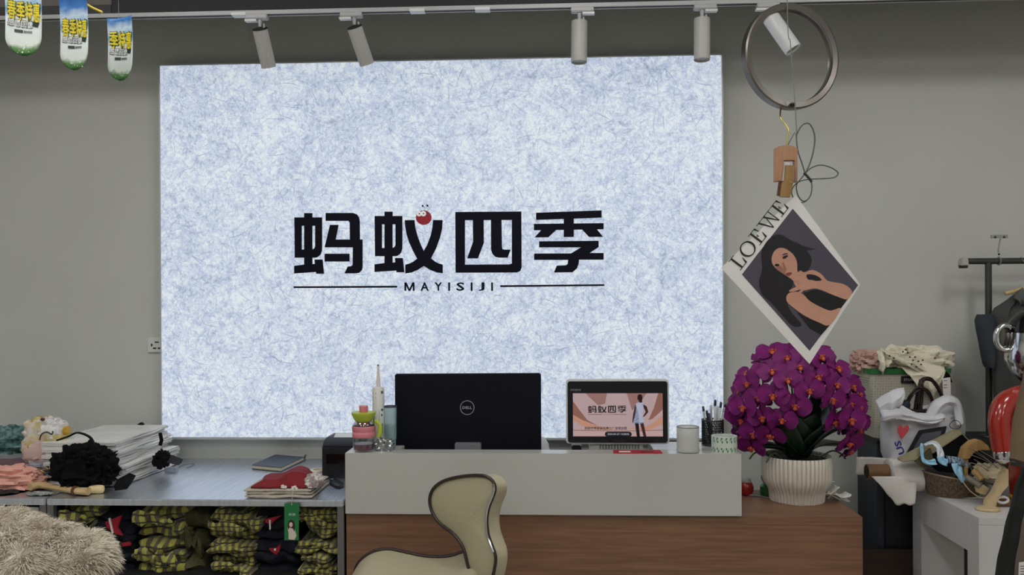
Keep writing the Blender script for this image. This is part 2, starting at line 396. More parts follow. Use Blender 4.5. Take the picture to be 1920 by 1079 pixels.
e_ = MB().prism(an(circ(753,205,105,97,28)), (0,-.005,0)).build('logo_red_dot', mat('logo_red', (165, 20, 34), .45), sign, smooth=0)
wm = mat('logo_white', (235, 235, 235), .5, emit=.25)
for cx, cy, r in ((690,152,36),(748,150,37)):
    q = MB().prism(px(circ(cx,cy,r,r,18), PY-.0085, 690, 380, 7.194), (0,-.001,0)).build('logo_eye', wm, e_, smooth=0)
    MB().prism(px(circ(cx+2,cy,9,9,10), PY-.0095, 690, 380, 7.194), (0,-.0006,0)).build('logo_pupil', inkm, e_, smooth=0)
for pts, tip in (([(745,112),(772,95),(765,70),(742,52)], (738,46)), ([(800,110),(828,92),(825,66),(806,50)], (803,44))):
    q = MB(); q.tube([P(690+x/7.194, 380+y/7.194, PY-.006) for x, y in pts], .0008, 5); q.prism(px(circ(tip[0],tip[1],13,13,12), PY-.0035, 690, 380, 7.194), (0,-.004,0))
    q.build('logo_antenna', inkm, e_, smooth=0)

# wall outlet half hidden by the light box
a = P(279, 633, WY); b = P(306, 661, WY)
t = thing('wall_socket', 'white wall socket plate beside the left edge of the light box', 'socket', (a.x, WY, b.z))
sm = mat('socket_white', (214, 214, 210), .35)
MB().box(a.x, b.x, WY-.011, WY, b.z, a.z).build('plate', sm, t, bevel=.002)
hm = mat('socket_slot', (50, 50, 50), .6)
for q in ((283,645,3,5),(290,641,8,2.5),(287,652,6,3),(296,652,6,3)):
    p = P(q[0], q[1], WY-.0115); MB().box(p.x, p.x+q[2]*.0024, WY-.0125, WY-.0105, p.z-q[3]*.0024, p.z).build('slot', hm, t)

# ------------------------------------------------------------------ track rail and spot lamps
RY = 3.45
rz1 = P(700, 17, RY).z; rz0 = P(700, 24, RY).z
tr = thing('track_rail', 'long white ceiling track rail running above the light box', 'track rail', (0, RY, rz0))
rm = mat('track_white', (188, 187, 188), .4)
r_ = MB(); r_.box(-3.2, 3.2, RY-.018, RY+.006, rz0+.004, rz1)
for s_ in (-1, 1): r_.box(-3.2, 3.2, RY+s_*.014-.004, RY+s_*.014+.004, rz0, rz0+.004)
r_.build('rail', rm, tr)
MB().box(-3.2, 3.2, RY-.009, RY+.009, rz0+.0015, rz0+.0042).build('slot', mat('track_slot', (20, 20, 22), .6), tr)
for x in (450, 783, 905):
    p = P(x, 20, RY); MB().box(p.x-.03, p.x+.03, RY-.0195, RY+.0195, rz0-.003, rz0+.008).build('joint_cover', mat('joint_cover', (232,232,232), .4), tr)
def spot(pxl, a_top, tilt, yawt, kind, label, L=.155, r=.032, side=1):
    """adapter on the rail, bracket, lamp head leaning by tilt (sideways) and yawt (towards the room)"""
    p = P(pxl, 40, RY); x = p.x
    t = thing('track_spotlight', label, 'spotlight', (x, RY, rz0-.2), 'spotlights on the track rail')
    ad = MB(); ad.box(x-.045, x+.045, RY-.017, RY+.017, rz0-.018, rz0+.003); ad.build('adapter', rm, t, bevel=.003)
    MB().box(x-side*.048 if side > 0 else x, x+(0 if side > 0 else .048), RY-.012, RY+.012, rz0-.026, rz0-.018).build('adapter_tab', mat('joint_cover', (232,232,232), .4), t)
    j = Vector((x+side*.012, RY, rz0-.018)); q = j+Vector((0, 0, -.03))
    b_ = MB(); b_.cyl(j, q, .009, .006, 12)
    b_.tube([q+Vector((.016, 0, .012)), q+Vector((.018, 0, -.002)), q+Vector((.004, 0, -.012))], .004, 6); b_.build('bracket', rm, t)
    M = Matrix.Translation(q+Vector((0, 0, -.008))) @ Euler((yawt, -tilt, 0)).to_matrix().to_4x4()
    h = MB(); h.M = M
    if kind == 'fin':
        h.lathe((0, 0, -L), [(.001, 0), (r*.93, 0), (r*.95, .002), (r*.95, L*.98)], 72, rf=lambda a, z: 1-.05*(1 if math.sin(a*26) > 0 else 0), cap=False)
    else:
        h.lathe((0, 0, -L), [(r*.7, .012), (r*.94, .003), (r*.98, 0), (r, .004), (r, L-.006), (r*.97, L), (r*.5, L)], 40)
    hd = h.build('lamp_head', mat('lamp_head_white', (188, 184, 180), .42) if kind != 'bright' else mat('lamp_head_clean', (225, 226, 226), .35), t, smooth=30)
    cp = MB(); cp.M = M
    cp.lathe((0, 0, -.002), [(.001, 0), (r*.99, 0), (r*.99, .004), (r*.6, .006), (.001, .006)], 32)
    cp.build('top_cap', mat('lamp_vent_black', (24, 24, 26), .6) if kind == 'fin' else mat('lamp_head_white', (188,184,180), .42), t)
    ln = MB(); ln.M = M; ln.lathe((0, 0, -L-.0005), [(.001, .006), (r*.72, .006), (r*.72, .0125), (.001, .0125)], 24)
    ln.build('lens', mat('unlit_lens', (120, 120, 118), .2), t)
    return t
spot(482, 0, math.radians(5), math.radians(27), 'fin', 'ribbed grey-white track spotlight with black vented top, first on the rail', side=1)
spot(659, 0, math.radians(15), math.radians(27), 'fin', 'ribbed track spotlight leaning to the right, second on the rail', side=1)
spot(1092, 0, math.radians(-1), math.radians(-3), 'plain', 'smooth cylinder track spotlight hanging straight, in front of the light box top edge', L=.165, r=.032, side=-1)
spot(1322, 0, math.radians(-1), math.radians(-3), 'plain', 'smooth cylinder track spotlight hanging straight at the right end of the light box', L=.165, r=.032, side=-1)
spot(1440, 0, math.radians(30), math.radians(-10), 'bright', 'white track spotlight tilted sideways, seen through the hanging metal ring', L=.16, r=.034, side=1)

# ------------------------------------------------------------------ hanging paper flags, upper left
def flag_mat():
    m = mat('flag_print', (236, 238, 236), .5); nt = m.node_tree; b = nt.nodes['Principled BSDF']; N = nt.nodes; L = nt.links
    tc = N.new('ShaderNodeTexCoord'); sp = N.new('ShaderNodeSeparateXYZ'); L.new(tc.outputs['Object'], sp.inputs[0])
    n = N.new('ShaderNodeTexNoise'); n.inputs['Scale'].default_value = 28; n.inputs['Detail'].default_value = 4; L.new(tc.outputs['Object'], n.inputs['Vector'])
    ad = N.new('ShaderNodeMath'); ad.operation = 'MULTIPLY_ADD'; ad.inputs[1].default_value = .05; L.new(n.outputs['Fac'], ad.inputs[0]); L.new(sp.outputs['Z'], ad.inputs[2])
    mr = N.new('ShaderNodeMapRange'); mr.inputs[1].default_value = .025; mr.inputs[2].default_value = .25; L.new(ad.outputs[0], mr.inputs[0])
    cr = N.new('ShaderNodeValToRGB'); e = cr.color_ramp.elements; e[0].position = 0; e[0].color = lin((40, 92, 34)); e[1].position = 1; e[1].color = lin((24, 78, 150))
    for p_, c_ in ((.08, (90, 140, 70)), (.15, (222, 228, 220)), (.5, (232, 238, 240)), (.62, (120, 170, 215)), (.74, (205, 222, 235)), (.86, (60, 122, 190))):
        x = cr.color_ramp.elements.new(p_); x.color = lin(c_)
    L.new(mr.outputs[0], cr.inputs[0]); L.new(cr.outputs[0], b.inputs['Base Color']); return m
FM = flag_mat()
def flag(x, Y, zb, yaw, wd, hh, label, txt, bow):
    p = P(x, 300, Y); base = Vector((p.x, Y, zb)); t = thing('hanging_flag', label, 'flag', base, 'paper flags hanging at the upper left')
    M = Matrix.Translation(base) @ Matrix.Rotation(yaw, 4, 'Z')
    def at(u, z, off=0):     # u in -1..1 across; gently bowed sheet
        return Vector((u*wd/2, bow*(1-u*u)*.01+bow*.006*math.sin(z*14)-off, z))
    s_ = MB(); s_.M = M; rows = []
    for i in range(25):
        z = hh*i/24; k = min(1, math.sqrt(max(.02, 1-(1-min(1, z/(wd*.55)))**2)))
        rows.append([at(-k+2*k*j/8, z) for j in range(9)])
    s_.loft(rows, cap=False, closed=False); s_.build('sheet', FM, t, solid=.0012)
    def put(nm, body, u0, u1, z0, z1, m_, off, bold, tiltz=0):
        vs, fs = glyphs(body, bold); gx0 = min(v[0] for v in vs); gx1 = max(v[0] for v in vs); gy0 = min(v[1] for v in vs); gy1 = max(v[1] for v in vs)
        q = MB(); q.M = M
        q.add([at(u0+(u1-u0)*(v[0]-gx0)/(gx1-gx0), z0+(z1-z0)*(v[1]-gy0)/(gy1-gy0)-tiltz*((v[0]-gx0)/(gx1-gx0)), off+(.0003 if v[2] > 0 else 0)) for v in vs], fs)
        q.build(nm, m_, t, smooth=0)
    green = mat('flag_dark_green', (20, 46, 28), .6); yel = mat('flag_yellow', (232, 210, 30), .5); whi = mat('flag_white', (238, 240, 240), .5)
    put('lettering_shadow', txt, -.93, .97, .106, .166, green, .0012, .06, .012); put('lettering', txt, -.9, .9, .108, .164, yel, .002, .02, .012)
    put('small_lettering_shadow', '感恩回馈', -.9, .5, .086, .111, green, .0012, .05, .008); put('small_lettering', '感恩回馈', -.86, .44, .088, .109, whi, .002, .012, .008)
    q = MB(); q.M = M; q.add([at(-.55, .069, .0014), at(-.1, .067, .0014), at(-.1, .076, .0014), at(-.55, .078, .0014)], [(0, 1, 2, 3)]); q.build('caption_block', mat('flag_grey', (60, 64, 66), .6), t, smooth=0)
    put('caption', '限时特卖', -.05, .42, .066, .075, mat('flag_grey', (60, 64, 66), .6), .0012, 0, .001)
    q = MB(); q.M = M; fr2 = random.Random(int(x))
    for i in range(9):
        u = fr2.uniform(-.5, .7); z = fr2.uniform(.008, .04); c_ = at(u, z, .0014); r__ = fr2.uniform(.0012, .003)
        q.add([c_+Vector((r__*math.cos(a_*PI/3), 0, r__*math.sin(a_*PI/3))) for a_ in range(6)], [tuple(range(6))])
    q.build('printed_flowers', whi, t, smooth=0)
    q = MB(); q.M = M; q.add([at(.42, .088, .0016), at(.75, .082, .0016), at(.86, .094, .0016), at(.7, .106, .0016), at(.5, .103, .0016)], [(0, 1, 2, 3, 4)]); q.build('printed_badge', green, t, smooth=0)
    q = MB(); tp = base+Vector((0, 0, hh)); q.tube([tp+Vector((0,0,-.01)), Vector((tp.x, tp.y, 3.3))], .0007, 5); q.build('hanging_thread', mat('nylon_thread', (150,150,150), .4), t)
flag(44, 2.40, P(44, 103, 2.40).z, math.radians(9), .100, .235, 'blue and white printed paper flag with yellow characters, leftmost and largest of three', '春季特惠', 1)
flag(138, 2.55, P(138, 130, 2.55).z, math.radians(-11), .100, .235, 'blue and white printed paper flag with yellow characters, middle of three', '春季特惠', 1)
flag(224, 2.67, P(224, 150, 2.67).z, math.radians(-17), .100, .203, 'blue and white printed paper flag with yellow characters, nearest the light box', '季特惠', 1)
tag(MB().tube([P(160, 7, 2.6), P(176, 16, 2.6), P(192, 23, 2.6)], .0038, 8).build('yellow_rod', mat('yellow_plastic', (226, 196, 40), .4)), 'short bright yellow plastic rod beside the middle hanging flag', 'rod')

# ------------------------------------------------------------------ metal cabinets, left
TZ = .80; TF = 3.08; TB = 3.90
steel = mat('brushed_steel', (226, 230, 236), .34, .95, var=(3, (206, 212, 222), (30, 1, 1)))
steeld = mat('steel_frame', (118, 116, 114), .4, .55)
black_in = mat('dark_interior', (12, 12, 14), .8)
xl = G(82, 938, TZ).x; xr = G(645, 938, TZ).x
def cabinet(x0, x1, label, open_front):
    t = thing('metal_cabinet', label, 'cabinet', ((x0+x1)/2, TF+.3, 0))
    MB().box(x0, x1, TF, TB, TZ-.024, TZ).build('steel_top', steel, t, bevel=.003)
    for x in (x0, x1-.024):
        for y in (TF+.004, TB-.028): MB().box(x, x+.024, y, y+.024, 0, TZ-.024).build('corner_post', steeld, t)
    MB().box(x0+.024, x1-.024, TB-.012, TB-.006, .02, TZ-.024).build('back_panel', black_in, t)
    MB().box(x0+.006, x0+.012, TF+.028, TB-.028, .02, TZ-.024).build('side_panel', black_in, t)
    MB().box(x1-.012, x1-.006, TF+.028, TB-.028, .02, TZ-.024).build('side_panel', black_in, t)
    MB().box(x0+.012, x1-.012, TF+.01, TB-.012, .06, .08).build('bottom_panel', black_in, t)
    if not open_front:
        d_ = MB().box(x0+.03, x1-.03, TF+.006, TF+.02, .09, TZ-.034).build('door', mat('grey_beige_door', (150, 144, 136), .45), t, bevel=.002)
        MB().box(x1-.09, x1-.07, TF-.006, TF+.006, .45, .58).build('door_handle', steeld, d_, bevel=.002)
    else:
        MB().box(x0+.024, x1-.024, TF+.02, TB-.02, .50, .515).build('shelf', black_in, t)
    return t
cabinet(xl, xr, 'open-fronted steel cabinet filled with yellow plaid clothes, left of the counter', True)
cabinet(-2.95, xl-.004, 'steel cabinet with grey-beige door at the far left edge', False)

# clothes inside the open cabinet
pl1 = plaid('yellow_plaid_knit', (178, 174, 78), (96, 88, 62), (44, 40, 32), 1.0)
pl2 = plaid('yellow_plaid_knit_fine', (170, 164, 74), (98, 90, 58), (40, 36, 28), 1.6)
olive = mat('olive_knit', (78, 76, 46), .9, bump=(180, .7))
navy = mat('navy_knit', (16, 18, 34), .9, bump=(200, .5))
redk = mat('red_knit', (150, 20, 34), .85, bump=(200, .4)); whk = mat('white_knit', (214, 210, 204), .8)
CY = TF+.06
def garment(x0, y0, x1, y1, n, seed, m, label, lean=0.0, mess=.016, dy=0, grp='folded clothes in the open steel cabinet', name='folded_sweater', coll=True):
    a = P(x0, y1, CY+dy); b = P(x1, y0, CY+dy)
    t = thing(name, label, 'clothing', ((a.x+b.x)/2, CY+dy, a.z), grp)
    g = MB(); folded(g, a.x, b.x, CY+dy, CY+dy+.3, a.z, b.z, n, seed, mess)
    for i, v in enumerate(g.v):            # a slumped pile: leaning, twisted, uneven
        u = (v.z-a.z)/max(.01, b.z-a.z)
        v.x += lean*u+nz(v.x*9+seed, v.z*14, seed)*.024; v.z += nz(v.x*9+seed*1.7, v.y*9, seed)*.026
        v.y += nz(v.x*11, v.z*16, seed+9)*.045
    g.build('folded_cloth', m, t)
    if coll:                               # a loose collar or hem sticking out
        s_ = MB(); w_ = b.x-a.x
        s_.grid(lambda u, v: Vector((a.x+w_*(.1+.75*u), CY+dy-.012-.02*math.sin(v*2.6)+nz(u*4, v*2, seed)*.012, a.z+(b.z-a.z)*(.5+.28*v*math.sin(1.2+u*2)+.25*nz(u*3+seed, v*2, 1)))), 14, 8)
        s_.build('collar_flap', m, t, solid=.006)
    return t
garment(112, 948, 182, 1002, 2, 1, pl1, 'yellow plaid sweater on top at the left end of the open cabinet', .01)
garment(246, 946, 345, 1012, 2, 2, pl1, 'yellow plaid sweater with a raised collar, top of the second pile', .04, .03)
garment(250, 1014, 350, 1085, 3, 3, pl1, 'yellow plaid sweater below the raised-collar one in the second pile', .0, .02)
garment(340, 960, 392, 1085, 3, 4, olive, 'dull olive side of a sweater hanging between the two middle piles', .0, .03, .05)
garment(388, 962, 474, 1018, 2, 5, pl2, 'yellow plaid sweater bulging out on top of the middle pile', .02, .03)
garment(400, 1018, 478, 1042, 2, 6, pl2, 'thin yellow plaid sweater second from the top in the middle pile', 0, .02)
garment(395, 1044, 482, 1085, 2, 7, pl2, 'yellow plaid sweater at the bottom of the middle pile in view', 0, .025)
garment(560, 950, 622, 1006, 2, 8, pl2, 'yellow plaid sweater behind the green hang tag at the right end', .01, .02)
garment(556, 1008, 632, 1034, 2, 9, pl2, 'yellow plaid sweater second from the top at the right end', 0, .02)
garment(562, 1036, 632, 1056, 2, 10, pl2, 'flattened yellow plaid sweater third from the top at the right end', 0, .02)
garment(566, 1057, 630, 1085, 2, 11, pl2, 'yellow plaid sweater lowest in view at the right end', 0, .02)
def navy_g(x0, y0, x1, y1, seed, label, red, strip):
    t = garment(x0, y0, x1, y1, 3, seed, navy, label, 0, .012, .02, coll=False)
    if red:
        MB().prism(px(red, CY-.02), (0, .012, 0)).build('red_trim', redk, t, bevel=.002)
    if strip:
        MB().prism(px(strip, CY-.026), (0, .006, 0)).build('white_stripe', whk, t)
navy_g(175, 955, 248, 1012, 21, 'navy sweater with a red and white striped corner, left part of cabinet', [(196,980),(228,967),(220,990),(230,1006),(214,1002),(200,990)], [(203,973),(206,972),(212,1000),(210,1003)])
navy_g(185, 1014, 246, 1085, 22, 'navy sweater with a faint red edge under the red-cornered one', [(226,1020),(242,1017),(245,1024),(230,1026)], [(219,1016),(223,1017),(220,1026),(217,1025)])
navy_g(480, 955, 556, 1010, 23, 'navy sweater with red trim and white stripe beside the green tag', [(496,975),(512,971),(528,968),(516,976),(508,984),(498,982)], [(504.5,976),(507,976),(507,994),(505,994)])
navy_g(478, 1012, 560, 1085, 24, 'navy sweater with a small red bow shape under the green tag', [(503,1030),(516,1029),(526,1020),(524,1034),(518,1042),(508,1035)], [(514,1030),(517,1030),(517,1033.5),(514,1033.5)])

# ------------------------------------------------------------------ on the metal tops
bagm = mat('white_paper_bag', (226, 224, 220), .6, var=(9, (208, 205, 200)))
bage = mat('paper_bag_edge', (196, 190, 182), .7, bump=(60, .4))
bk = mat('black_cord', (6, 6, 9), .85, bump=(300, .4), spec=.2)
bx0, bx1, by0, by1 = -2.0, -1.70, 3.30, 3.78
NB = 13; bh = .0128
def bag_mesh(seed):
    q = MB(); rr = random.Random(seed); rows = 8
    for lay in range(2):           # front and back sheet with the gusset folded between
        rings = []
        for i in range(rows+1):
            u = i/rows; y = by0+(by1-by0)*u; s_ = .003*nz(u*3, seed, lay)
            z0 = lay*bh*.52; z1 = z0+bh*.40
            rings.append([Vector((bx0, y, z0+s_)), Vector(((bx0+bx1)/2, y, z0+s_-.001)), Vector((bx1+rr.uniform(-.004,.004), y, z0+s_+nz(u*5, seed, 2)*.002)), Vector((bx1+rr.uniform(-.004,.004), y, z1+s_+nz(u*5, seed, 2)*.002)), Vector(((bx0+bx1)/2, y, z1+s_)), Vector((bx0, y, z1+s_))])
        q.loft(rings)
    q.box(bx0+.02, bx1-.012, by0+.01, by1-.01, bh*.38, bh*.56)
    return q
meshes = []
for k_ in range(3):
    o = bag_mesh(k_+1).build('paper_bag', bagm); meshes.append(o)
bc = Vector(((bx0+bx1)/2, (by0+by1)/2))
for i in range(NB):
    src = meshes[i % 3]; o = src if i < 3 else dup(src, (0, 0, 0))
    lean = i/NB
    o.location = (bc.x+.02-.08*lean+rnd.uniform(-.02, .02), bc.y-.0+.03*lean+rnd.uniform(-.02, .02), TZ+.001+i*bh)
    o.rotation_euler = (rnd.uniform(-.004, .004), 0, rnd.uniform(-.07, .07))
    lab = 'white flattened paper carrier bag, %s from the bottom of the stack' % ['', 'second', 'third', 'fourth', 'fifth', 'sixth', 'seventh', 'eighth', 'ninth', 'tenth', 'eleventh', 'twelfth', ''][i]
    if i == 0: lab = 'white flattened paper carrier bag at the very bottom of the stack'
    if i == NB-1: lab = 'white flattened paper carrier bag lying on top of the stack'; o.rotation_euler = (0, 0, 0)
    tag(o, lab, 'paper bag', 'stack of white paper bags')
topz = TZ+NB*bh
# tangle of the bags' black cords
t = thing('cord_bundle', 'tangled bundle of black ribbon handles hanging off the paper bag stack', 'cord bundle', (-1.94, 3.22, TZ))
cc = P(160, 868, 3.22)
crumple(MB(), cc-Vector((0, .0, .015)), (.105, .075, .075), 4, .5, 3.2, 44, 26, TZ+.004).build('ribbon_mass', bk, t)
rb = MB(); rr = random.Random(5)
for i in range(70):
    a_ = rr.uniform(0, 2*PI); c0 = cc+Vector((math.cos(a_)*.075*rr.uniform(.3, 1.1), rr.uniform(-.06, .03), math.sin(a_)*.06*rr.uniform(.3, 1)-.015))
    rad = rr.uniform(.014, .034); e_ = Euler((rr.uniform(0, 6), rr.uniform(0, 6), rr.uniform(0, 6))).to_matrix()
    pts = []
    for j in range(9):
        b_ = 2*PI*j/9; p = c0+e_ @ Vector((math.cos(b_)*rad*1.25, math.sin(b_)*rad, .006*math.sin(b_*3))); p.z = max(p.z, TZ+.005); pts.append(p)
    rb.tube(pts, .0042, 5, loop=True, flat=.4)
rb.build('ribbon_loops', bk, t)
MB().tube(spline([P(108, 826, 3.24), P(128, 819, 3.24), P(146, 812, 3.25), P(168, 820, 3.25), P(176, 834, 3.24), P(182, 846, 3.23)], 6), .011, 6, flat=.35).build('ribbon_handle', bk, t)
t = thing('cord_bundle', 'small black ribbon handles sticking out at the right side of the bag stack', 'cord bundle', (-1.60, 3.5, TZ))
for nm, pts, r_ in (('ribbon_handle', [(300,812),(303,826),(300,836)], .008), ('ribbon_handle', [(302,842),(306,850),(300,862)], .009)):
    MB().tube([P(x, y, 3.5) for x, y in pts], r_, 6, flat=.4).build(nm, bk, t)
cb = P(304, 862, 3.5)
crumple(MB(), cb, (.03, .04, .032), 6, .5, 3, 24, 14, TZ+.003).build('ribbon_mass', bk, t)
MB().prism([P(312, 868, 3.48), P(318, 860, 3.5), P(340, 869, 3.5), P(334, 873, 3.48)], (0, .02, .012)).build('ribbon_tail', mat('dark_cloth', (34, 34, 38), .8), t)
p = P(263, 797, 3.7)
tag(MB().prism([P(256, 797, 3.7), P(263, 793, 3.7), P(268, 798, 3.7)], (0, .02, .0)).build('ribbon_scrap', bk), 'tiny black ribbon scrap on the back of the top paper bag', 'ribbon')
tag(MB().prism([P(213, 912, 3.18), P(236, 900, 3.22), P(248, 905, 3.22), P(238, 918, 3.16), P(216, 921, 3.14)], (0, .03, .02)).build('black_cloth', bk), 'black cloth scrap under the right corner of the bag stack', 'cloth')

# printed plastic bag leaning on the heap
t = thing('plastic_bag', 'crumpled clear bag printed in yellow, white and pink by the paper bags', 'plastic bag', P(85, 865, 3.4))
pc = P(85, 826, 3.4)
crumple(MB(), pc, (.085, .05, .09), 9, .28, 2.4, 40, 24).build('wrapped_contents', mat('printed_bag', (196, 176, 110), .35, var=(14, (214, 206, 200), (1, 1, 1), .08)), t)
crumple(MB(), pc+Vector((.03, -.01, .045)), (.048, .04, .045), 12, .3, 2.4, 28, 18).build('white_knot', mat('bag_white', (222, 220, 216), .35), t)
crumple(MB(), pc+Vector((-.01, -.03, -.04)), (.06, .03, .055), 13, .3, 2.4, 28, 18).build('pink_fold', mat('bag_pink', (206, 178, 170), .35), t)
MB().tube(spline([P(74, 826, 3.33), P(78, 815, 3.33), P(88, 811, 3.33), P(97, 815, 3.33), P(99, 809, 3.33)], 5), .003, 6).build('printed_arc', mat('bag_brown', (72, 48, 38), .5), t)
for x, y in ((80, 787),):
    q = P(x, y, 3.345); MB().ball(q, (.010, .006, .007), 10, 6).build('printed_mark', mat('bag_brown', (72, 48, 38), .5), t)
crumple(MB(), P(124, 808, 3.4), (.018, .02, .016), 15, .2, 2, 16, 10).build('amber_knot', mat('bag_amber', (190, 146, 40), .35), t)
# heaps of clothes at the far left
def heap(nm, x, y, Y, r, seed, m, label, cat='clothing', amp=.3, fr_=2.3, stretch=(1, 1, 1), floor=TZ+.002):
    c_ = P(x, y, Y); q = MB(); crumple(q, c_, r, seed, amp, fr_, 52, 30, floor, stretch); return tag(q.build(nm, m), label, cat)
heap('garment', 15, 838, 3.66, (.16, .13, .085), 31, mat('teal_print', (44, 84, 84), .8, var=(40, (120, 150, 146), (1, 1, 1), .1), bump=(60, .5)), 'teal and white patterned garment heaped at the far left back of the tops', fr_=3)
heap('garment', 30, 872, 3.46, (.15, .06, .04), 32, mat('grey_cloth', (128, 128, 132), .8, bump=(120, .3)), 'grey cloth spread in front of the teal patterned garment', stretch=(.5, 1, 2))
heap('garment', 12, 884, 3.37, (.14, .05, .045), 33, mat('mauve_cloth', (104, 78, 84), .75, bump=(120, .3)), 'mauve cloth lying between grey cloth and pink trousers', stretch=(.4, 1, 2))
heap('garment', 14, 903, 3.25, (.135, .06, .055), 34, mat('pink_cloth', (226, 168, 152), .75, bump=(140, .3)), 'pale pink satin garment bunched at the left edge of the tops', amp=.4, stretch=(.45, 1, 2.4))
heap('garment', 78, 880, 3.36, (.06, .05, .03), 35, mat('lilac_grey_cloth', (150, 150, 164), .75), 'small lilac-grey cloth between pink garment and black cords', stretch=(.6, 1, 1.5))
heap('garment', 4, 928, 3.2, (.09, .08, .022), 36, mat('dark_brown_cloth', (44, 36, 32), .85), 'dark brown cloth under the pink garment at the front edge')
t = thing('jewellery_clip', 'small metal and black hair clip beside the pink garment', 'hair clip', P(85, 888, 3.27))
q = MB(); q.tube(spline([P(76, 882, 3.27), P(82, 878, 3.27), P(90, 880, 3.27), P(86, 886, 3.27)], 4, True), .003, 6, loop=True); q.build('loop', mat('brass', (150, 130, 80), .3, .8), t)
q = MB(); q.tube(spline([P(86, 886, 3.27), P(98, 879, 3.27), P(108, 872, 3.28)], 4), .0035, 6); q.build('arm', mat('dark_metal', (50, 50, 52), .4, .6), t)
p0 = P(75, 886, 3.27); p1 = P(125, 905, 3.27)
tag(MB().prism([G(72, 900, TZ+.004), G(128, 897, TZ+.004), G(118, 880, TZ+.004), G(84, 884, TZ+.004)], (0, 0, .006)).build('paper_sheet', bagm), 'white paper sheet lying beside the black cord bundle', 'paper')
# wooden tool lying along the front edge
wl = wood('pale_wood', (206, 178, 132), (190, 158, 110), (3, 30, 30), .5)
t = thing('wooden_hanger_tool', 'pale wooden bar with a banded joint lying along the front of the metal top', 'wooden bar', G(125, 925, TZ))
def barpts(l, z): return [G(x, y, z) for x, y in l]
q = MB(); pts = [G(56, 914, TZ+.02), G(75, 910, TZ+.022), G(100, 914, TZ+.02), G(125, 918, TZ+.018), G(146, 921, TZ+.018), G(166, 922, TZ+.018)]
q.tube(spline(pts, 5), lambda u: .014+.007*abs(u-.45), 10, flat=.8); q.build('bar', wl, t)
q = MB(); q.tube([G(140, 920.5, TZ+.018), G(144, 921, TZ+.018)], .0185, 12); q.build('band', mat('dark_band', (96, 60, 40), .6), t)
q = MB(); q.tube(spline([G(166, 919, TZ+.017), G(178, 918, TZ+.017), G(190, 918, TZ+.017), G(196, 918, TZ+.016)], 4), [.012, .014, .0155, .016, .0165, .017, .017, .0165, .016, .0155, .014, .011, .006], 12); q.build('rounded_head', mat('light_turned_wood', (222, 200, 150), .5), t)
tag(MB().tube([G(60, 912, TZ+.008), G(90, 906, TZ+.008), G(118, 906, TZ+.008)], .008, 8).build('wooden_rod', mat('old_wood', (150, 120, 84), .6)), 'thin darker wooden rod behind the pale wooden bar', 'rod')
heap('plastic_wrap', 75, 929, 3.14, (.045, .02, .012), 40, mat('foil_wrap', (170, 172, 170), .25, .3, bump=(90, .8)), 'small crumpled clear plastic wrap in front of the wooden bar', 'plastic wrap', amp=.4)

# clear clip box and wire right of the bags
t = thing('clear_clip', 'small clear plastic clip with wire loop on the steel top', 'clip', G(325, 884, TZ))
cl = clear('clear_plastic', (225, 235, 240), .18)
a = G(320, 886, TZ); MB().box(a.x-.02, a.x+.03, a.y-.02, a.y+.01, TZ+.001, TZ+.022).build('clip_body', film('milky_clear', (190, 200, 210), .5), t, bevel=.003)
MB().tube(spline([G(328, 882, TZ+.004), G(345, 872, TZ+.004), G(364, 871, TZ+.004), G(350, 878, TZ+.004)], 6), .0016, 5).build('wire_loop', mat('grey_wire', (110, 112, 116), .4, .6), t)

# notebook
t = thing('notebook', 'slate blue hardcover notebook with ribbon marker on the steel top', 'notebook', G(525, 868, TZ))
nb = [G(472, 872, TZ+.02), G(527, 877, TZ+.02), G(570, 857, TZ+.02), G(516, 853, TZ+.02)]
c_ = sum(nb, Vector())/4; cov = mat('notebook_cover', (70, 80, 94), .5, bump=(200, .15))
lowp = [Vector((p.x, p.y, TZ+.001)) for p in nb]
MB().prism(lowp, (0, 0, .003)).build('back_cover', cov, t); MB().prism([Vector((p.x, p.y, TZ+.017)) for p in nb], (0, 0, .003)).build('front_cover', cov, t)
MB().prism([c_*(.03)+p*.97-Vector((0, 0, p.z*.97+c_.z*.03-TZ-.004)) for p in nb], (0, 0, .013)).build('page_block', mat('page_edges', (196, 186, 160), .7), t)
MB().tube(spline([nb[2]+Vector((0, 0, -.012)), G(574, 851, TZ+.012), G(580, 847, TZ+.02)], 5), .0025, 5).build('ribbon_marker', mat('dark_ribbon', (36, 38, 44), .6), t)
# folded clothes with red jersey on top
gx0 = G(457, 936, TZ).x; gx1 = G(585, 936, TZ).x
beige = mat('oatmeal_knit', (176, 166, 152), .85, bump=(160, .4)); dkr = mat('dark_red_jersey', (124, 18, 26), .8, bump=(150, .3))
g = MB(); folded(g, gx0, gx1, 3.105, 3.36, TZ+.002, TZ+.034, 3, 50, .006); tag(g.build('folded_garment', beige), 'folded oatmeal garment under the dark red jersey on steel top', 'clothing')
t = thing('folded_jersey', 'folded dark red jersey with white floral edge on the oatmeal garment', 'clothing', (gx0+.1, 3.2, TZ+.036))
g = MB(); a_ = (gx0+gx1)/2
def jz(x, y): return TZ+.036+.05*max(0, math.sin((x-gx0-.01)*PI/(gx1-gx0+.04)))**.6*(.75+.25*math.cos((x-gx0)*38))*(1-.35*max(0, (y-3.26)/.1))
g.grid(lambda u, v: Vector((gx0+.02+(gx1-gx0-.05)*u+.012*math.sin(v*5), 3.115+.22*v, (TZ+.037)+(jz(gx0+.02+(gx1-gx0-.05)*u, 3.115+.22*v)-TZ-.036)*min(1, v*5, (1-v)*4, .25+u*6, .25+(1-u)*6)+.003*nz(u*5, v*5, 3))), 30, 20)
g.build('red_cloth', dkr, t, solid=.006)
wf = mat('white_flower_print', (228, 222, 216), .8)
c1 = G(580, 910, TZ+.05)
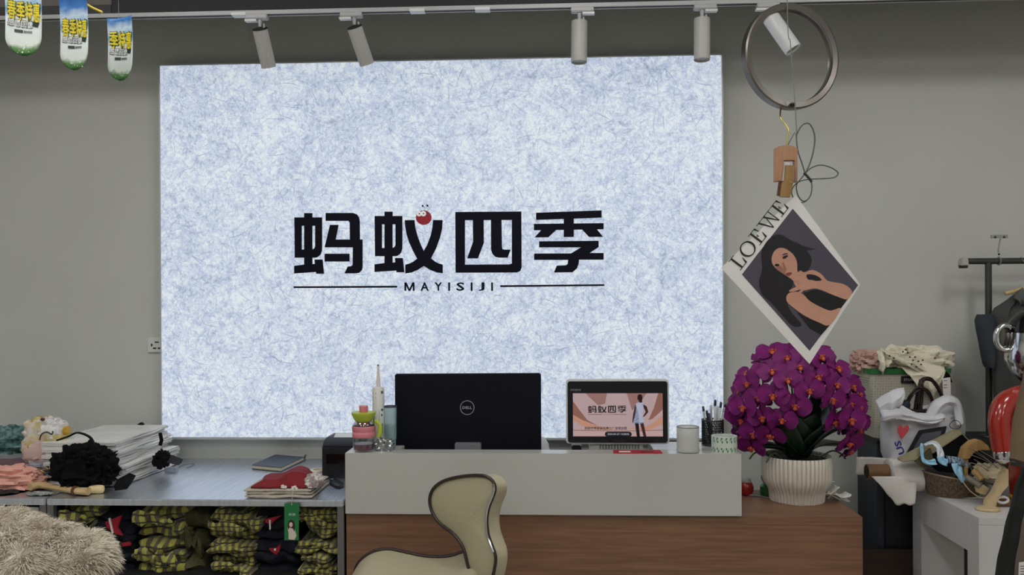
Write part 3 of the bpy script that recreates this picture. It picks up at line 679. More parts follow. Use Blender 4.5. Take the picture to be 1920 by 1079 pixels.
crumple(MB(), Vector((gx1-.012, 3.17, TZ+.045)), (.032, .05, .032), 52, .3, 2.5, 26, 16, TZ+.036).build('white_floral_sleeve', mat('white_floral', (216, 208, 202), .8, var=(45, (150, 130, 126), (1, 1, 1), .08)), t)
for x, y, r_ in ((552, 917, .012), (540, 921, .008), (546, 921, .009), (556, 922, .009), (530, 913, .007), (535, 914, .006)):
    q = P(x, y, 3.108); f_ = MB()
    for j in range(5):
        f_.ball(q+Vector((math.cos(j*1.256)*r_*.6, 0, math.sin(j*1.256)*r_*.6)), (r_*.5, .002, r_*.5), 8, 5)
    f_.build('printed_flower', wf, t)
# green hang tag over the cabinet edge
t = thing('hang_tag', 'green hang tag with a printed figure hanging in front of the cabinet', 'tag', P(547, 1014, TF-.02))
gy = TF-.012
MB().prism(px([(533,945),(561,945),(560,1014),(533,1014)], gy), (0, .0015, 0)).build('card', mat('tag_green', (28, 110, 58), .45), t)
for i, (l, m_) in enumerate(([[(541,1012),(541,1000),(539,990),(541,984),(546,981),(551,985),(553,995),(556,1005),(552,1013)], mat('tag_top', (206,192,176), .6)], [[(540,994),(539,984),(541,978),(546,975),(551,978),(553,986),(552,998),(549,992),(543,990)], mat('tag_hair', (40,26,22), .6)], [circ(545.5, 984.5, 3.2, 4.6, 14), mat('tag_skin', (222,190,170), .6)])):
    MB().prism(px(l, gy-.0006-.0002*i), (0, .0005, 0)).build('printed_figure', m_, t, smooth=0)
MB().text('衣恋', P(541, 967.5, gy-.0003), (1, 0, 0), (0, 0, 1), (0, -1, 0), .026, .0085, .0004).build('printed_lettering', mat('tag_white', (220, 226, 220), .5), t, smooth=0)
MB().tube(spline([P(549, 920, 3.07), P(548, 934, 3.064), P(547, 944, gy-.001), P(547, 948, gy-.001)], 4), .0012, 5).build('string', mat('tag_string', (190, 186, 176), .6), t)
# tape roll, receipt printer and leads
t = thing('tape_roll', 'roll of cream masking tape lying flat beside the printer', 'tape', G(597, 893, TZ))
q = MB(); c_ = G(597, 889, TZ); q.lathe((c_.x, c_.y, TZ+.001), [(.022, 0), (.034, 0), (.035, .002), (.035, .016), (.034, .018), (.022, .018)], 36, cap=False); q.loft([[Vector((c_.x+.022*math.cos(i*PI/18), c_.y+.022*math.sin(i*PI/18), TZ+.001+z)) for i in range(36)] for z in (0, .018)], cap=False)
q.build('tape', mat('masking_tape', (222, 212, 190), .6), t)
t = thing('receipt_printer', 'black receipt printer behind the left end of the counter', 'printer', G(630, 890, TZ))
pm = mat('black_plastic', (22, 23, 28), .4)
a = P(608, 822, 3.5); xb = a.x+.15
q = MB(); q.prism([Vector((a.x, 3.46, TZ+.001)), Vector((a.x, 3.46, a.z-.03)), Vector((a.x, 3.5, a.z)), Vector((a.x, 3.64, a.z)), Vector((a.x, 3.66, TZ+.001))], (.15, 0, 0)); q.build('body', pm, t, bevel=.006)
MB().box(a.x+.02, xb-.02, 3.455, 3.462, TZ+.06, TZ+.10).build('front_slot', mat('gloss_black', (6, 6, 8), .15), t)
MB().prism([Vector((a.x+.035, 3.52, a.z)), Vector((a.x+.035, 3.55, a.z+.012)), Vector((a.x+.035, 3.58, a.z+.002))], (.08, 0, 0)).build('paper_end', mat('receipt', (220, 220, 220), .6), t)
t = thing('cable', 'black power lead on the steel top in front of the printer', 'cable', G(630, 912, TZ))
MB().tube(spline([G(610, 895, TZ+.006), G(620, 905, TZ+.006), G(634, 914, TZ+.006), G(642, 909, TZ+.006), G(628, 900, TZ+.006)], 6), .006, 8).build('lead', mat('cable_black', (14, 14, 16), .5), t)
MB().box(*(lambda c: (c.x-.012, c.x+.012, c.y-.01, c.y+.01))(G(600, 913, TZ)), TZ+.001, TZ+.018).build('plug', mat('cable_black', (14, 14, 16), .5), t, bevel=.003)
c_ = G(616, 908, TZ); q = MB(); q.lathe((c_.x, c_.y, TZ+.001), [(.015, 0), (.018, .004), (.018, .02), (.016, .022)], 20)
tag(q.build('plastic_cup', clear('aqua_clear', (190, 225, 225), .15)), 'small pale aqua clear cup between red jersey and printer', 'cup')

# ------------------------------------------------------------------ reception counter
WZ = .75; KZ = .975; DF = 3.085
dx0 = -.757; dx1 = G(1617, 970, WZ).x; wx1 = P(1390, 900, 3.075).x
oak = wood('oak_laminate', (134, 96, 72), (104, 74, 54), (.9, 9, 22), .42, .22, 5)
oakt = oak
lac = mat('white_lacquer', (180, 178, 172), .28, coat=.2)
desk = thing('reception_counter', 'reception counter with oak laminate body and raised white lacquered ledge', 'counter', ((dx0+dx1)/2, 3.35, 0))
q = MB().box(dx0, dx1, DF, DF+.02, .06, WZ-.03).build('front_panel', oak, desk)
MB().box(dx0, dx0+.02, DF+.02, 3.49, .06, WZ-.03).build('side_panel', oak, desk); MB().box(dx1-.02, dx1, DF+.02, 3.49, .06, WZ-.03).build('side_panel', oak, desk)
MB().box(dx0, dx1, DF-.001, 3.51, WZ-.03, WZ).build('desk_top', oakt, desk, bevel=.001)
MB().box(dx0+.02, dx1-.02, DF+.02, DF+.05, 0, .06).build('plinth', mat('plinth_dark', (40, 38, 36), .6), desk)
MB().box(dx0, wx1, 3.070, 3.150, WZ+.003, KZ).build('ledge_front', lac, desk, bevel=.0015)
MB().box(dx0, dx0+.19, 3.150, 3.235, WZ+.003, KZ).build('ledge_wing', lac, desk, bevel=.0015)
MB().box(wx1-.30, wx1, 3.150, 3.33, WZ+.003, KZ).build('ledge_wing', lac, desk, bevel=.0015)
# monitor seen from behind
t = thing('monitor', 'dark navy computer monitor seen from behind on the counter', 'monitor', (-.33, 3.32, WZ))
navyp = mat('monitor_back', (8, 9, 22), .45, spec=.2)
a = P(740, 702, 3.3); b = P(1015, 846, 3.3)
q = MB(); q.prism([Vector((a.x, 3.3, b.z-.005)), Vector((b.x, 3.3, b.z-.005)), Vector((b.x, 3.3, a.z+.002)), Vector((a.x, 3.3, a.z))], (0, .028, 0)); q.build('back_shell', navyp, t, bevel=.004)
MB().box(a.x+.006, b.x-.006, 3.328, 3.334, b.z+.01, a.z-.006).build('screen', mat('screen_black', (8, 8, 10), .2), t)
n0 = P(853, 831, 3.28); n1 = P(902, 846, 3.28)
MB().box(n0.x, n1.x, 3.272, 3.30, WZ+.012, n0.z).build('stand_neck', mat('silver_stand', (150, 150, 156), .35, .5), t, bevel=.003)
q = MB(); q.lathe(((n0.x+n1.x)/2, 3.32, WZ+.001), [(.001, 0), (.11, 0), (.11, .008), (.105, .011), (.001, .012)], 36); q.build('stand_foot', mat('silver_stand', (150, 150, 156), .35, .5), t)
lg = mat('logo_silver', (170, 172, 178), .35, .4)
lc = P(876, 765, 3.2985); R_ = 13*3.3/1600; q = MB()
q.tube([lc+Vector((math.cos(i*PI/18)*R_, 0, math.sin(i*PI/18)*R_)) for i in range(36)], .0014, 6, loop=True)
badge = q.build('logo_ring', lg, t)
MB().text('DELL', lc+Vector((-.0185, 0, -.005)), (1, 0, 0), (0, 0, 1), (0, -1, 0), .037, .0105, .001, .02).build('logo_lettering', lg, badge, smooth=0)
# white chair top and black device behind the counter
q = MB(); c_ = P(1008, 862, 3.6)
cushion(q, [P(1008+x, 862+y, 3.6) for x, y in [(-40,20),(-38,-20),(-25,-38),(-4,-44),(12,-40),(20,-28),(24,-8),(26,20)]], (0, .04, 0), (0, -.012, 0))
t = thing('white_chair', 'rounded white chair back peeking out behind the monitor', 'chair', (c_.x, 3.72, 0))
q.build('backrest', mat('white_plastic', (222, 222, 222), .4), t)
MB().cyl((c_.x, 3.63, .42), (c_.x, 3.63, P(0, 875, 3.6).z), .018).build('back_post', mat('silver_stand', (150,150,156), .35, .5), t)
q = MB(); q.cyl((c_.x, 3.72, .40), (c_.x, 3.72, .44), .18, .17, 32); q.build('seat', mat('white_plastic', (222, 222, 222), .4), t, bevel=.008)
MB().cyl((c_.x, 3.72, .03), (c_.x, 3.72, .40), .02).build('column', mat('silver_stand', (150,150,156), .35, .5), t)
MB().cyl((c_.x, 3.72, 0), (c_.x, 3.72, .03), .19, .17, 32).build('foot_disc', mat('silver_stand', (150,150,156), .35, .5), t)
a = P(1072, 834, 3.4); b = P(1090, 848, 3.4)
tag(MB().box(a.x, b.x, 3.38, 3.46, WZ+.001, a.z).build('card_reader', pm, bevel=.004), 'small black device standing behind the counter under the display', 'device')
# point-of-sale customer display
t = thing('pos_display', 'customer display of a till showing a pink advert, on the counter', 'display', (.24, 3.2, WZ))
SY = 3.20
a = P(1061, 712, SY); b = P(1255, 834, SY); cw = mat('pos_white', (206, 206, 206), .4)
def rrect(x0, x1, z0, z1, r, n=5):
    o = []
    for cx, cz, s0 in ((x1-r, z1-r, 0), (x0+r, z1-r, PI/2), (x0+r, z0+r, PI), (x1-r, z0+r, 1.5*PI)):
        for i in range(n+1): o.append((cx+r*math.cos(s0+PI/2*i/n), cz+r*math.sin(s0+PI/2*i/n)))
    return o
tilt = .0
q = MB(); q.prism([Vector((x, SY, z)) for x, z in rrect(a.x, b.x, b.z, a.z, .014)], (0, .03, 0)); q.build('casing', cw, t, bevel=.003)
gl = mat('display_glass', (9, 9, 20), .12)
q = MB(); q.prism([Vector((x, SY-.0022, z)) for x, z in rrect(a.x+.006, b.x-.006, b.z+.006, a.z-.007, .010)], (0, .002, 0)); gb = q.build('glass', gl, t)
s0 = P(1074, 738, SY-.003); s1 = P(1243, 819, SY-.003)
def sc(u, v, k_): return Vector((s0.x+(s1.x-s0.x)*u, SY-.0028-.00025*k_, s0.z+(s1.z-s0.z)*v))
def em(nm, c, e=.95): return mat('screen_'+nm, tuple(v*.5 for v in c), .3, spec=.2, emit=e*2.6)
def spoly(nm, pts, m_, k_):
    q = MB(); q.add([sc(u, v, k_) for u, v in pts], [tuple(range(len(pts)))]); return q.build(nm, m_, t, smooth=0)
spoly('picture', [(0,0),(1,0),(1,1),(0,1)], em('pink', (206, 176, 178)), 0)
spoly('picture_shape', [(.14,0),(.38,0),(.36,.24),(.28,.28)], em('rose', (168, 122, 116)), 1)
spoly('picture_shape', [(.6,0),(.82,0),(.76,.2),(.66,.4)], em('rose', (168, 122, 116)), 1)
spoly('picture_shape', [(0,.18),(.07,.38),(.16,.62),(.28,.76),(.1,.62),(0,.5)], em('brown_rose', (158, 104, 92)), 1)
spoly('picture_shape', [(0,.5),(.14,.66),(.3,.78),(.5,.82),(.36,.86),(.12,.78),(0,.62)], em('peach', (216, 158, 130)), 2)
spoly('picture_shape', [(.95,0),(1,0),(1,.38),(.88,.6),(.84,.62),(.9,.35)], em('brown_rose', (158, 104, 92)), 1)
spoly('picture_shape', [(1,.5),(.9,.68),(.78,.8),(.6,.82),(.82,.86),(1,.72)], em('peach', (216, 158, 130)), 2)
spoly('picture_shape', [(0,.86),(.5,.88),(1,.85),(1,1),(0,1)], em('pale', (214, 178, 176)), 2)
spoly('picture_shape', [(0,.85),(.55,.87),(1,.845),(1,.86),(.55,.885),(0,.865)], em('brown_rose', (158, 104, 92)), 3)
ki = mat('screen_ink', (24, 12, 22), .4)
lo = MB()
for pol in LET:
    for i, l in enumerate(pol): lo.add([sc(.17+.425*(x-551)/582, .29+.165*(y-398)/117, 4+.02*i) for x, y in l], [tuple(range(len(l)))])
lo.build('picture_logo', ki, t, smooth=0)
spoly('picture_rule', [(.17,.488),(.32,.488),(.32,.496),(.17,.496)], ki, 4); spoly('picture_rule', [(.45,.488),(.6,.488),(.6,.496),(.45,.496)], ki, 4)
def stext(body, u0, u1, v0, v1, m_, k_, nm, bold=0):
    MB().text(body, sc(u0, v1, k_), (1, 0, 0), (0, 0, 1), (0, -1, 0), (s1.x-s0.x)*(u1-u0), (s0.z-s1.z)*(v1-v0), .0002, bold).build(nm, m_, t, smooth=0)
stext('MAYISIJI', .325, .445, .485, .502, ki, 4, 'picture_caption')
stext('蚂蚁四季服装品牌工厂连锁加盟', .13, .6, .775, .845, ki, 4, 'picture_caption', .01)
spoly('date_pill', [(.37,1),(.355,.97),(.36,.91),(.38,.89),(.63,.89),(.65,.91),(.655,.97),(.64,1)], mat('screen_pill', (20, 20, 40), .3), 4)
stext('2024-04-27 14:08:02', .385, .625, .925, .968, em('white', (225, 225, 230)), 5, 'date_lettering')
for nm, pts, m_ in (('model_arm', [(.77,.24),(.82,.3),(.84,.43),(.8,.53),(.775,.55),(.81,.43),(.79,.34)], em('skin', (74, 46, 44), .6)),
    ('model_leg', [(.69,.68),(.73,.68),(.745,1),(.71,1)], em('skin_dark', (34, 20, 26), .6)), ('model_leg', [(.745,.68),(.785,.68),(.815,1),(.785,1)], em('skin', (74, 46, 44), .6)),
    ('model_dress', [(.7,.24),(.73,.21),(.76,.2),(.785,.22),(.785,.34),(.775,.5),(.79,.68),(.76,.71),(.7,.7),(.665,.68),(.67,.66),(.69,.55),(.7,.42)], em('dress', (196, 200, 226))),
    ('model_dress_shade', [(.7,.26),(.715,.36),(.73,.5),(.74,.69),(.7,.7),(.67,.68),(.69,.5)], em('dress_blue', (86, 88, 118))),
    ('model_head', [(.72,.06),(.73,.03),(.75,.02),(.77,.04),(.775,.1),(.77,.17),(.775,.21),(.74,.23),(.735,.17),(.72,.14)], em('skin_dark2', (48, 26, 32), .6)),
    ('model_arm', [(.7,.25),(.705,.33),(.695,.46),(.68,.58),(.67,.7),(.66,.67),(.67,.5),(.69,.3)], em('skin', (74, 46, 44), .6))):
    spoly(nm, pts, m_, 6)
q = MB(); p = P(1069, 733.5, SY-.0026); q.text('合影通科技', p, (1, 0, 0), (0, 0, 1), (0, -1, 0), .040, .0075, .0002); q.build('status_lettering', em('grey', (150, 150, 160), .6), t, smooth=0)
c0 = P(1106, 845, 3.22); c1 = P(1206, 845, 3.22)
q = MB(); q.box(c0.x, c1.x, 3.215, 3.33, WZ+.002, b.z+.01); q.build('base_column', cw, t, bevel=.004)
gr = MB()
for i in range(14): gr.box(c0.x+.035+i*.011, c0.x+.041+i*.011, 3.212, 3.215, b.z-.020, b.z-.004)
gr.build('speaker_grille', mat('grille_grey', (120, 122, 126), .5), t)
# things on the ledge
Zc = KZ+.0005
t = thing('water_bottle', 'pink and green lidded drinking bottle at the left end of the ledge', 'bottle', (P(682, 851, 3.11).x, 3.115, Zc))
bx, by = P(682, 851, 3.11).x, 3.112; u_ = 3.11/1600
bz = lambda y: P(682, y, 3.112).z
zb = Zc; k_ = (bz(761)-zb)/90.   # metres per pixel of height, bottle stands on the ledge
hz = lambda y: zb+(851-y)*k_
pinkm = mat('bottle_pink', (214, 128, 138), .4); limem = mat('bottle_lime', (178, 190, 62), .4)
q = MB(); q.lathe((bx, by, 0), [(.030, hz(851)), (.037, hz(849)), (.040, hz(842)), (.0405, hz(800)), (.036, hz(795)), (.031, hz(792))], 36, cap=False); q.build('clear_body', clear('bottle_clear', (240, 240, 240), .1), t)
q = MB(); q.lathe((bx, by, 0), [(.001, hz(850)), (.034, hz(848)), (.0375, hz(841)), (.0375, hz(836)), (.001, hz(836))], 32); q.build('drink', mat('berry_drink', (110, 30, 60), .15), t)
q = MB(); q.lathe((bx, by, 0), [(.0408, hz(823)), (.042, hz(822)), (.042, hz(813)), (.0408, hz(812)), (.042, hz(811)), (.043, hz(802)), (.0415, hz(801)), (.0408, hz(801))], 40, cap=False); q.build('pink_sleeve', pinkm, t)
q = MB(); q.lathe((bx, by, 0), [(.027, hz(793)), (.031, hz(791)), (.036, hz(787)), (.043, hz(779)), (.0445, hz(776)), (.0445, hz(774)), (.02, hz(774))], 40); lid = q.build('lid', limem, t)
q = MB(); q.lathe((bx, by, 0), [(.015, hz(774)), (.016, hz(773)), (.0165, hz(762)), (.015, hz(761)), (.001, hz(761))], 24); q.build('spout_cap', pinkm, lid)
q = MB(); q.lathe((bx, by, 0), [(.024, hz(800)), (.024, hz(792))], 24, cap=False); q.build('inner_strainer', mat('strainer_pink', (170, 100, 110), .3), t)
q = MB(); q.tube(spline([Vector((bx+.043, by-.005, hz(790))), Vector((bx+.062, by-.006, hz(800))), Vector((bx+.062, by-.006, hz(815))), Vector((bx+.055, by-.005, hz(823)))], 6), .0075, 8); q.build('carry_loop', limem, t)
# sealant cartridge
t = thing('sealant_cartridge', 'white sealant cartridge with tapered nozzle behind the pink bottle', 'cartridge', (P(709, 845, 3.19).x, 3.19, Zc))
sx, sy = P(710, 845, 3.19).x, 3.19; q_ = lambda y: P(710, y, sy).z
wt = mat('cartridge_white', (216, 216, 214), .4)
q = MB(); q.lathe((sx, sy, 0), [(.021, Zc), (.0225, Zc+.002), (.0225, q_(729)), (.020, q_(726.5)), (.008, q_(725.5))], 32); q.build('tube', wt, t)
q = MB(); q.lathe((sx, sy, 0), [(.0085, q_(726)), (.0075, q_(722)), (.0035, q_(687)), (.0028, q_(685))], 20); q.build('nozzle', mat('nozzle_white', (222, 206, 200), .4), t)
q = MB(); q.lathe((sx, sy, 0), [(.0036, q_(687)), (.0034, q_(684)), (.001, q_(683.5))], 12); q.build('nozzle_tip', mat('nozzle_grey', (110, 114, 120), .4), t)
q = MB(); q.tube([Vector((sx-.0135+math.cos(i*PI/6)*.006, sy, q_(718)+math.sin(i*PI/6)*.006)) for i in range(12)], .0012, 6, loop=True); q.build('pull_ring', wt, t)
def wrap(nm, pts, m_, k_=0):     # printed patch on the curved tube, points in pixels of the photograph
    q = MB(); vs = []
    for x, y in pts:
        dx = max(-.0222, min(.0222, (x-710)*sy/1600)); vs.append(Vector((sx+dx, sy-math.sqrt(.0229**2-dx*dx)-.0001*k_, q_(y))))
    q.add(vs, [tuple(range(len(vs)))]); q.build(nm, m_, t, smooth=0)
dkp = mat('print_dark', (52, 56, 62), .5)
for y in (735, 743): wrap('print_block', [(701,y),(708,y),(708,y+4),(701,y+4)], dkp)
for y in (750, 757, 762): wrap('print_line', [(701,y),(709,y),(709,y+1),(701,y+1)], dkp)
wrap('print_block', [(717,733),(720,733),(720,738),(717,738)], dkp); wrap('print_block', [(717,766),(720,766),(720,770),(717,770)], dkp); wrap('print_block', [(717,776),(719,776),(719,780),(717,780)], dkp)
wrap('print_leaf', [(701,790),(704,778),(709,770),(714,768),(714,785),(713,822),(703,824),(702,810)], mat('leaf_green', (58, 128, 62), .5))
wrap('print_fruit', [(701,800),(704,790),(709,789),(712,798),(712,812),(706,820),(702,818)], mat('lime_fruit', (190, 206, 60), .5), 1)
wrap('print_band', [(715,795),(719,793),(720,800),(720,822),(715,820)], mat('leaf_green', (58, 128, 62), .5)); wrap('print_band', [(715,795),(720,793),(720,800),(715,800)], mat('print_blue', (50, 80, 160), .5), 1)
# clear beaker with clear plastic box
t = thing('clear_beaker', 'pale aqua clear beaker beside the left edge of the monitor', 'beaker', (P(733, 840, 3.2).x, 3.2, Zc))
cx_ = P(732, 840, 3.2).x; v_ = lambda y: P(732, y, 3.2).z
q = MB(); q.lathe((cx_, 3.2, 0), [(.020, v_(825)), (.023, v_(824)), (.0245, v_(763)), (.0235, v_(762.5))], 32, cap=False); q.build('upper_cup', film('aqua_film', (150, 178, 182), .35), t)
q = MB(); q.lathe((cx_, 3.2, 0), [(.001, Zc), (.021, Zc+.001), (.0225, v_(797)), (.001, v_(797))], 32); q.build('lower_cup', film('aqua_film2', (136, 166, 170), .3), t)
q = MB(); q.lathe((cx_, 3.2, 0), [(.0250, v_(764)), (.0250, v_(761.5)), (.0235, v_(761.5)), (.0235, v_(764))], 32, cap=False); q.build('rim', mat('smoke_rim', (60, 66, 72), .3), t)
t = thing('plastic_wrapper', 'crinkled clear plastic wrapper on the ledge beside the pink bottle', 'wrapper', (P(715, 845, 3.12).x, 3.125, Zc))
c_ = P(722, 840, 3.125); crumple(MB(), Vector((c_.x, 3.125, Zc+.018)), (.033, .022, .024), 61, .55, 3.2, 30, 18, Zc).build('film', clear('crinkle_clear', (235, 240, 240), .22, .95, .15), t)
MB().ball(P(720, 831, 3.105), (.003, .003, .004), 8, 6).build('brown_speck', mat('bag_brown', (72,48,38), .5), t)
# red card, frosted cup, pen pot, printed tape
a = G(1152, 855, KZ); b = G(1240, 847, KZ)
t = thing('red_card', 'flat red card with white label lying on the ledge below the display', 'card', (a.x+.08, 3.09, Zc))
MB().prism([Vector((a.x, 3.0715, Zc)), Vector((b.x-.003, 3.0715, Zc)), Vector((b.x-.004, 3.125, Zc)), Vector((a.x+.002, 3.125, Zc))], (0, 0, .0035)).build('card', mat('card_red', (172, 30, 44), .4), t)
MB().box(a.x+.02, a.x+.062, 3.078, 3.10, Zc+.0035, Zc+.0042).build('white_label', mat('label_white', (226, 222, 220), .5), t)
MB().box(a.x+.098, a.x+.142, 3.08, 3.098, Zc+.0035, Zc+.0042).build('dark_print', mat('card_print', (70, 30, 34), .5), t)
t = thing('frosted_cup', 'squat frosted glass cup of candle wax on the ledge', 'cup', (P(1290, 853, 3.11).x, 3.112, Zc))
cx_ = P(1290, 853, 3.112).x; kk = 3.112/1600; fz = lambda y: Zc+(853-y)*kk
q = MB(); q.lathe((cx_, 3.112, 0), [(.036, fz(853)), (.041, fz(852)), (.042, fz(849)), (.040, fz(845)), (.0405, fz(808)), (.039, fz(806)), (.0375, fz(808)), (.038, fz(818))], 40, cap=False); q.build('glass', film('frosted_glass', (206, 208, 204), .35), t)
q = MB(); q.lathe((cx_, 3.112, 0), [(.001, fz(851)), (.0375, fz(850)), (.0375, fz(819)), (.001, fz(819))], 36); q.build('wax_filling', mat('wax', (186, 184, 172), .5), t)
q = MB(); q.tube([Vector((cx_+math.cos(i*PI/18)*.0395, 3.112+math.sin(i*PI/18)*.0395, fz(806.5))) for i in range(36)], .0016, 6, loop=True); q.build('rim', mat('cup_rim', (120, 124, 122), .3), t)
t = thing('tape_roll', 'thick roll of white tape with green printed lettering on the ledge', 'tape', (P(1358, 848, 3.13).x, 3.13, Zc))
cx_ = P(1358, 848, 3.128).x; R_ = .046; kk = 3.1/1600; ht = 29*kk
q = MB(); q.lathe((cx_, 3.128, Zc), [(R_*.72, 0), (R_, 0), (R_, ht), (R_*.95, ht), (R_*.72, ht-.001)], 48, cap=False); q.loft([[Vector((cx_+R_*.72*math.cos(i*PI/18), 3.128+R_*.72*math.sin(i*PI/18), Zc+z)) for i in range(36)] for z in (0, ht)], cap=False)
q.build('tape', mat('tape_white', (196, 204, 194), .4), t)
gp = mat('tape_green', (64, 118, 84), .5)
for k_ in range(9):
    q = MB(); th0 = -PI/2-1.45+k_*.36
    for bb in range(2):
        vs = []
        for (du, dv) in ((0, .04), (.12, .04), (.42, .96), (.30, .96)):
            an_ = th0+du+.0*bb+(.17 if bb else 0); rr_ = R_+.0004+.0002*bb
            vs.append(Vector((cx_+rr_*math.cos(an_), 3.128+rr_*math.sin(an_), Zc+ht*(dv if not bb else (.3+.4*dv)))))
        if bb == 0: q.add(vs, [(0, 1, 2, 3)])
    c3 = th0+.36; rr_ = R_+.0006
    for (e0, e1) in ((.25, 0), (.7, .05)):
        q.add([Vector((cx_+rr_*math.cos(c3-.02+e1+.06*math.cos(i*PI/4)), 3.128+rr_*math.sin(c3-.02+e1+.06*math.cos(i*PI/4)), Zc+ht*(e0+.09*math.sin(i*PI/4)))) for i in range(8)], [tuple(range(8))])
    q.build('green_print', gp, t, smooth=0)
pcx = P(1337, 833, 3.25).x; pcy = 3.255; kk = 3.25/1600
t = thing('pen_pot', 'black mesh pen pot full of pens at the right end of the ledge', 'pen pot', (pcx, pcy, Zc))
ph = (833-786)*kk; q = MB(); RP = .040
for i in range(40):
    a_ = 2*PI*i/40
    for s_ in (1, -1):
        q.tube([Vector((pcx+RP*math.cos(a_+s_*j*.14), pcy+RP*math.sin(a_+s_*j*.14), Zc+ph*j/6)) for j in range(7)], .0012, 4)
q.build('mesh_wall', mat('black_wire', (16, 16, 20), .45), t)
for z, r_ in ((ph, .0026), (.003, .0026)):
    MB().tube([Vector((pcx+RP*math.cos(i*PI/16), pcy+RP*math.sin(i*PI/16), Zc+z)) for i in range(32)], r_, 6, loop=True).build('wire_rim', mat('black_wire', (16,16,20), .45), t)
MB().cyl((pcx, pcy, Zc), (pcx, pcy, Zc+.002), RP-.001).build('bottom_plate', mat('black_wire', (16,16,20), .45), t)
pens = [(1318,762,-.028,'white pen with dark cap leaning left in the pen pot',(196,196,200),(40,42,50)), (1325,770,-.016,'dark pen beside the leftmost white pen in the pen pot',(40,42,56),(20,20,24)), (1333,760,-.004,'clear pen behind others in the pen pot',(170,172,176),(190,190,190)),
        (1341,750,.006,'tallest white pen with black end in the pen pot',(214,214,214),(24,24,28)), (1346,762,.012,'white pen next to the tallest one in the pen pot',(204,206,206),(200,200,200)), (1352,754,.020,'white pen with round black end in the pen pot',(200,200,204),(26,26,30)), (1358,764,.030,'slim pale pen leaning right at the edge of the pen pot',(210,208,208),(150,150,156)), (1329,775,.0,'short dark grey pen low in the middle of the pen pot',(70,72,84),(60,60,70))]
for i, (x, y, off, lab, c1, c2) in enumerate(pens):
    tip = P(x, y, 3.255+(-.012 if i % 2 else .014)); bot = Vector((pcx+off*.6, tip.y+(.004 if i % 2 else -.006), Zc+.006)); dd = (tip-bot)
    pt = thing('pen', lab, 'pen', bot, 'pens in the mesh pot')
    MB().cyl(bot, bot+dd*.86, .0042, .0045, 12).build('barrel', mat('pen_%d_%d_%d' % c1, c1, .3), pt)
    MB().tube([bot+dd*.86, bot+dd*.98, bot+dd], [.0047, .0044, .0025], 12).build('cap', mat('pen_%d_%d_%d' % c2, c2, .35), pt)
# behind the ledge, on the oak top
t = thing('red_jar', 'round dark red jar with clear lid beside the white ledge', 'jar', (P(1400, 925, 3.42).x, 3.42, WZ))
jx = P(1398, 925, 3.42).x; q = MB(); q.lathe((jx, 3.42, WZ+.0005), [(.015, 0), (.024, .004), (.031, .02), (.031, .035), (.026, .048), (.02, .052)], 28); q.build('red_body', mat('jar_red', (140, 26, 26), .3), t)
q = MB(); q.lathe((jx, 3.42, WZ+.052), [(.022, 0), (.022, .008), (.018, .014), (.001, .015)], 24); q.build('clear_lid', film('lid_film', (170, 172, 168), .3), t)
t = thing('small_bottle', 'small green and grey bottle half hidden behind the orchid pot', 'bottle', (P(1437, 935, 3.42).x, 3.42, WZ))
jx = P(1437, 930, 3.42).x; q = MB(); q.lathe((jx, 3.42, WZ+.0005), [(.024, 0), (.025, .003), (.025, .035), (.015, .045), (.012, .05)], 24); q.build('green_body', mat('bottle_green', (44, 110, 56), .35), t)
q = MB(); q.ball((jx-.003, 3.42, WZ+.070), (.018, .018, .021), 18, 12); q.build('grey_cap', mat('cap_grey', (120, 126, 124), .3), t)
q = MB(); q.tube(spline([G(1400, 929, WZ+.003), G(1425, 931, WZ+.003), G(1445, 934, WZ+.003), G(1470, 928, WZ+.003)], 5), .003, 6)
tag(q.build('cable', mat('grey_cable', (120, 124, 122), .5)), 'thin grey cable on the oak top behind the orchid pot', 'cable')
t = thing('tissue_bundle', 'crumpled white paper tissues on the oak top right of the orchid pot', 'tissue', (P(1570, 938, 3.36).x, 3.36, WZ))
ts = mat('tissue', (218, 214, 206), .8)
for i in range(4):
    q = MB(); b0 = G(1556, 938-i*3, WZ+.003+.008*i)
    q.grid(lambda u, v: b0+Vector((.085*(u-.12)-.02*i*(1 if i > 1 else -.2), .06*v-.01, .010*math.sin(u*5+i)+.012*nz(u*3+i, v*3, i)+.012*i*u+.006)), 10, 6); q.build('sheet', ts, t, solid=.002)
t = None

# ------------------------------------------------------------------ cream stool in front of the counter
t = thing('bar_stool', 'cream leather bar stool with saddle seat, dark piping and chrome strip in front of counter', 'stool', (-.42, 2.72, 0))
crm = mat('cream_leather', (172, 163, 136), .45, bump=(120, .12)); pip = mat('dark_piping', (44, 28, 24), .4); chrome = mat('chrome', (210, 210, 212), .12, 1)
YB = lambda x: 2.86-(x-808)/122*.17
bo_ = [(873,1035),(865,1018),(850,1000),(830,985),(817,970),(809,951),(808,932),(815,916),(830,904),(850,897),(878,892.5),(905,892),(920,897),(929,908),(930,920),(925,935),(919,950),(915,972),(917,1000),(924,1022),(931,1042),(930,1062),(922,1090),(900,1100),(882,1070)]
bl = spline([P(x, y, YB(x)) for x, y in bo_], 3, True)
nv_ = Vector((-.82, -.57, 0))
q = MB(); cushion(q, bl, -nv_*.05, nv_*.012); q.build('backrest', crm, t)
q = MB(); q.tube([p+nv_*.004 for p in bl], .0055, 8, loop=True); q.build('backrest_piping', pip, t)
i0 = 13*3; q = MB(); q.tube([p+nv_*.008 for p in bl[13*3:20*3]], .0045, 8); q.build('chrome_strip', chrome, t)
so_ = [(664,1085),(668,1066),(678,1051),(695,1038.5),(712,1032.5),(731,1031),(748,1034),(784,1042),(808,1045),(832,1045),(851,1042),(870,1035),(880,1030),(892,1028.5),(903,1032),(912,1044),(915,1058),(914,1085)]
far = spline([P(x, y, 2.92) for x, y in so_], 3); n_ = len(far)
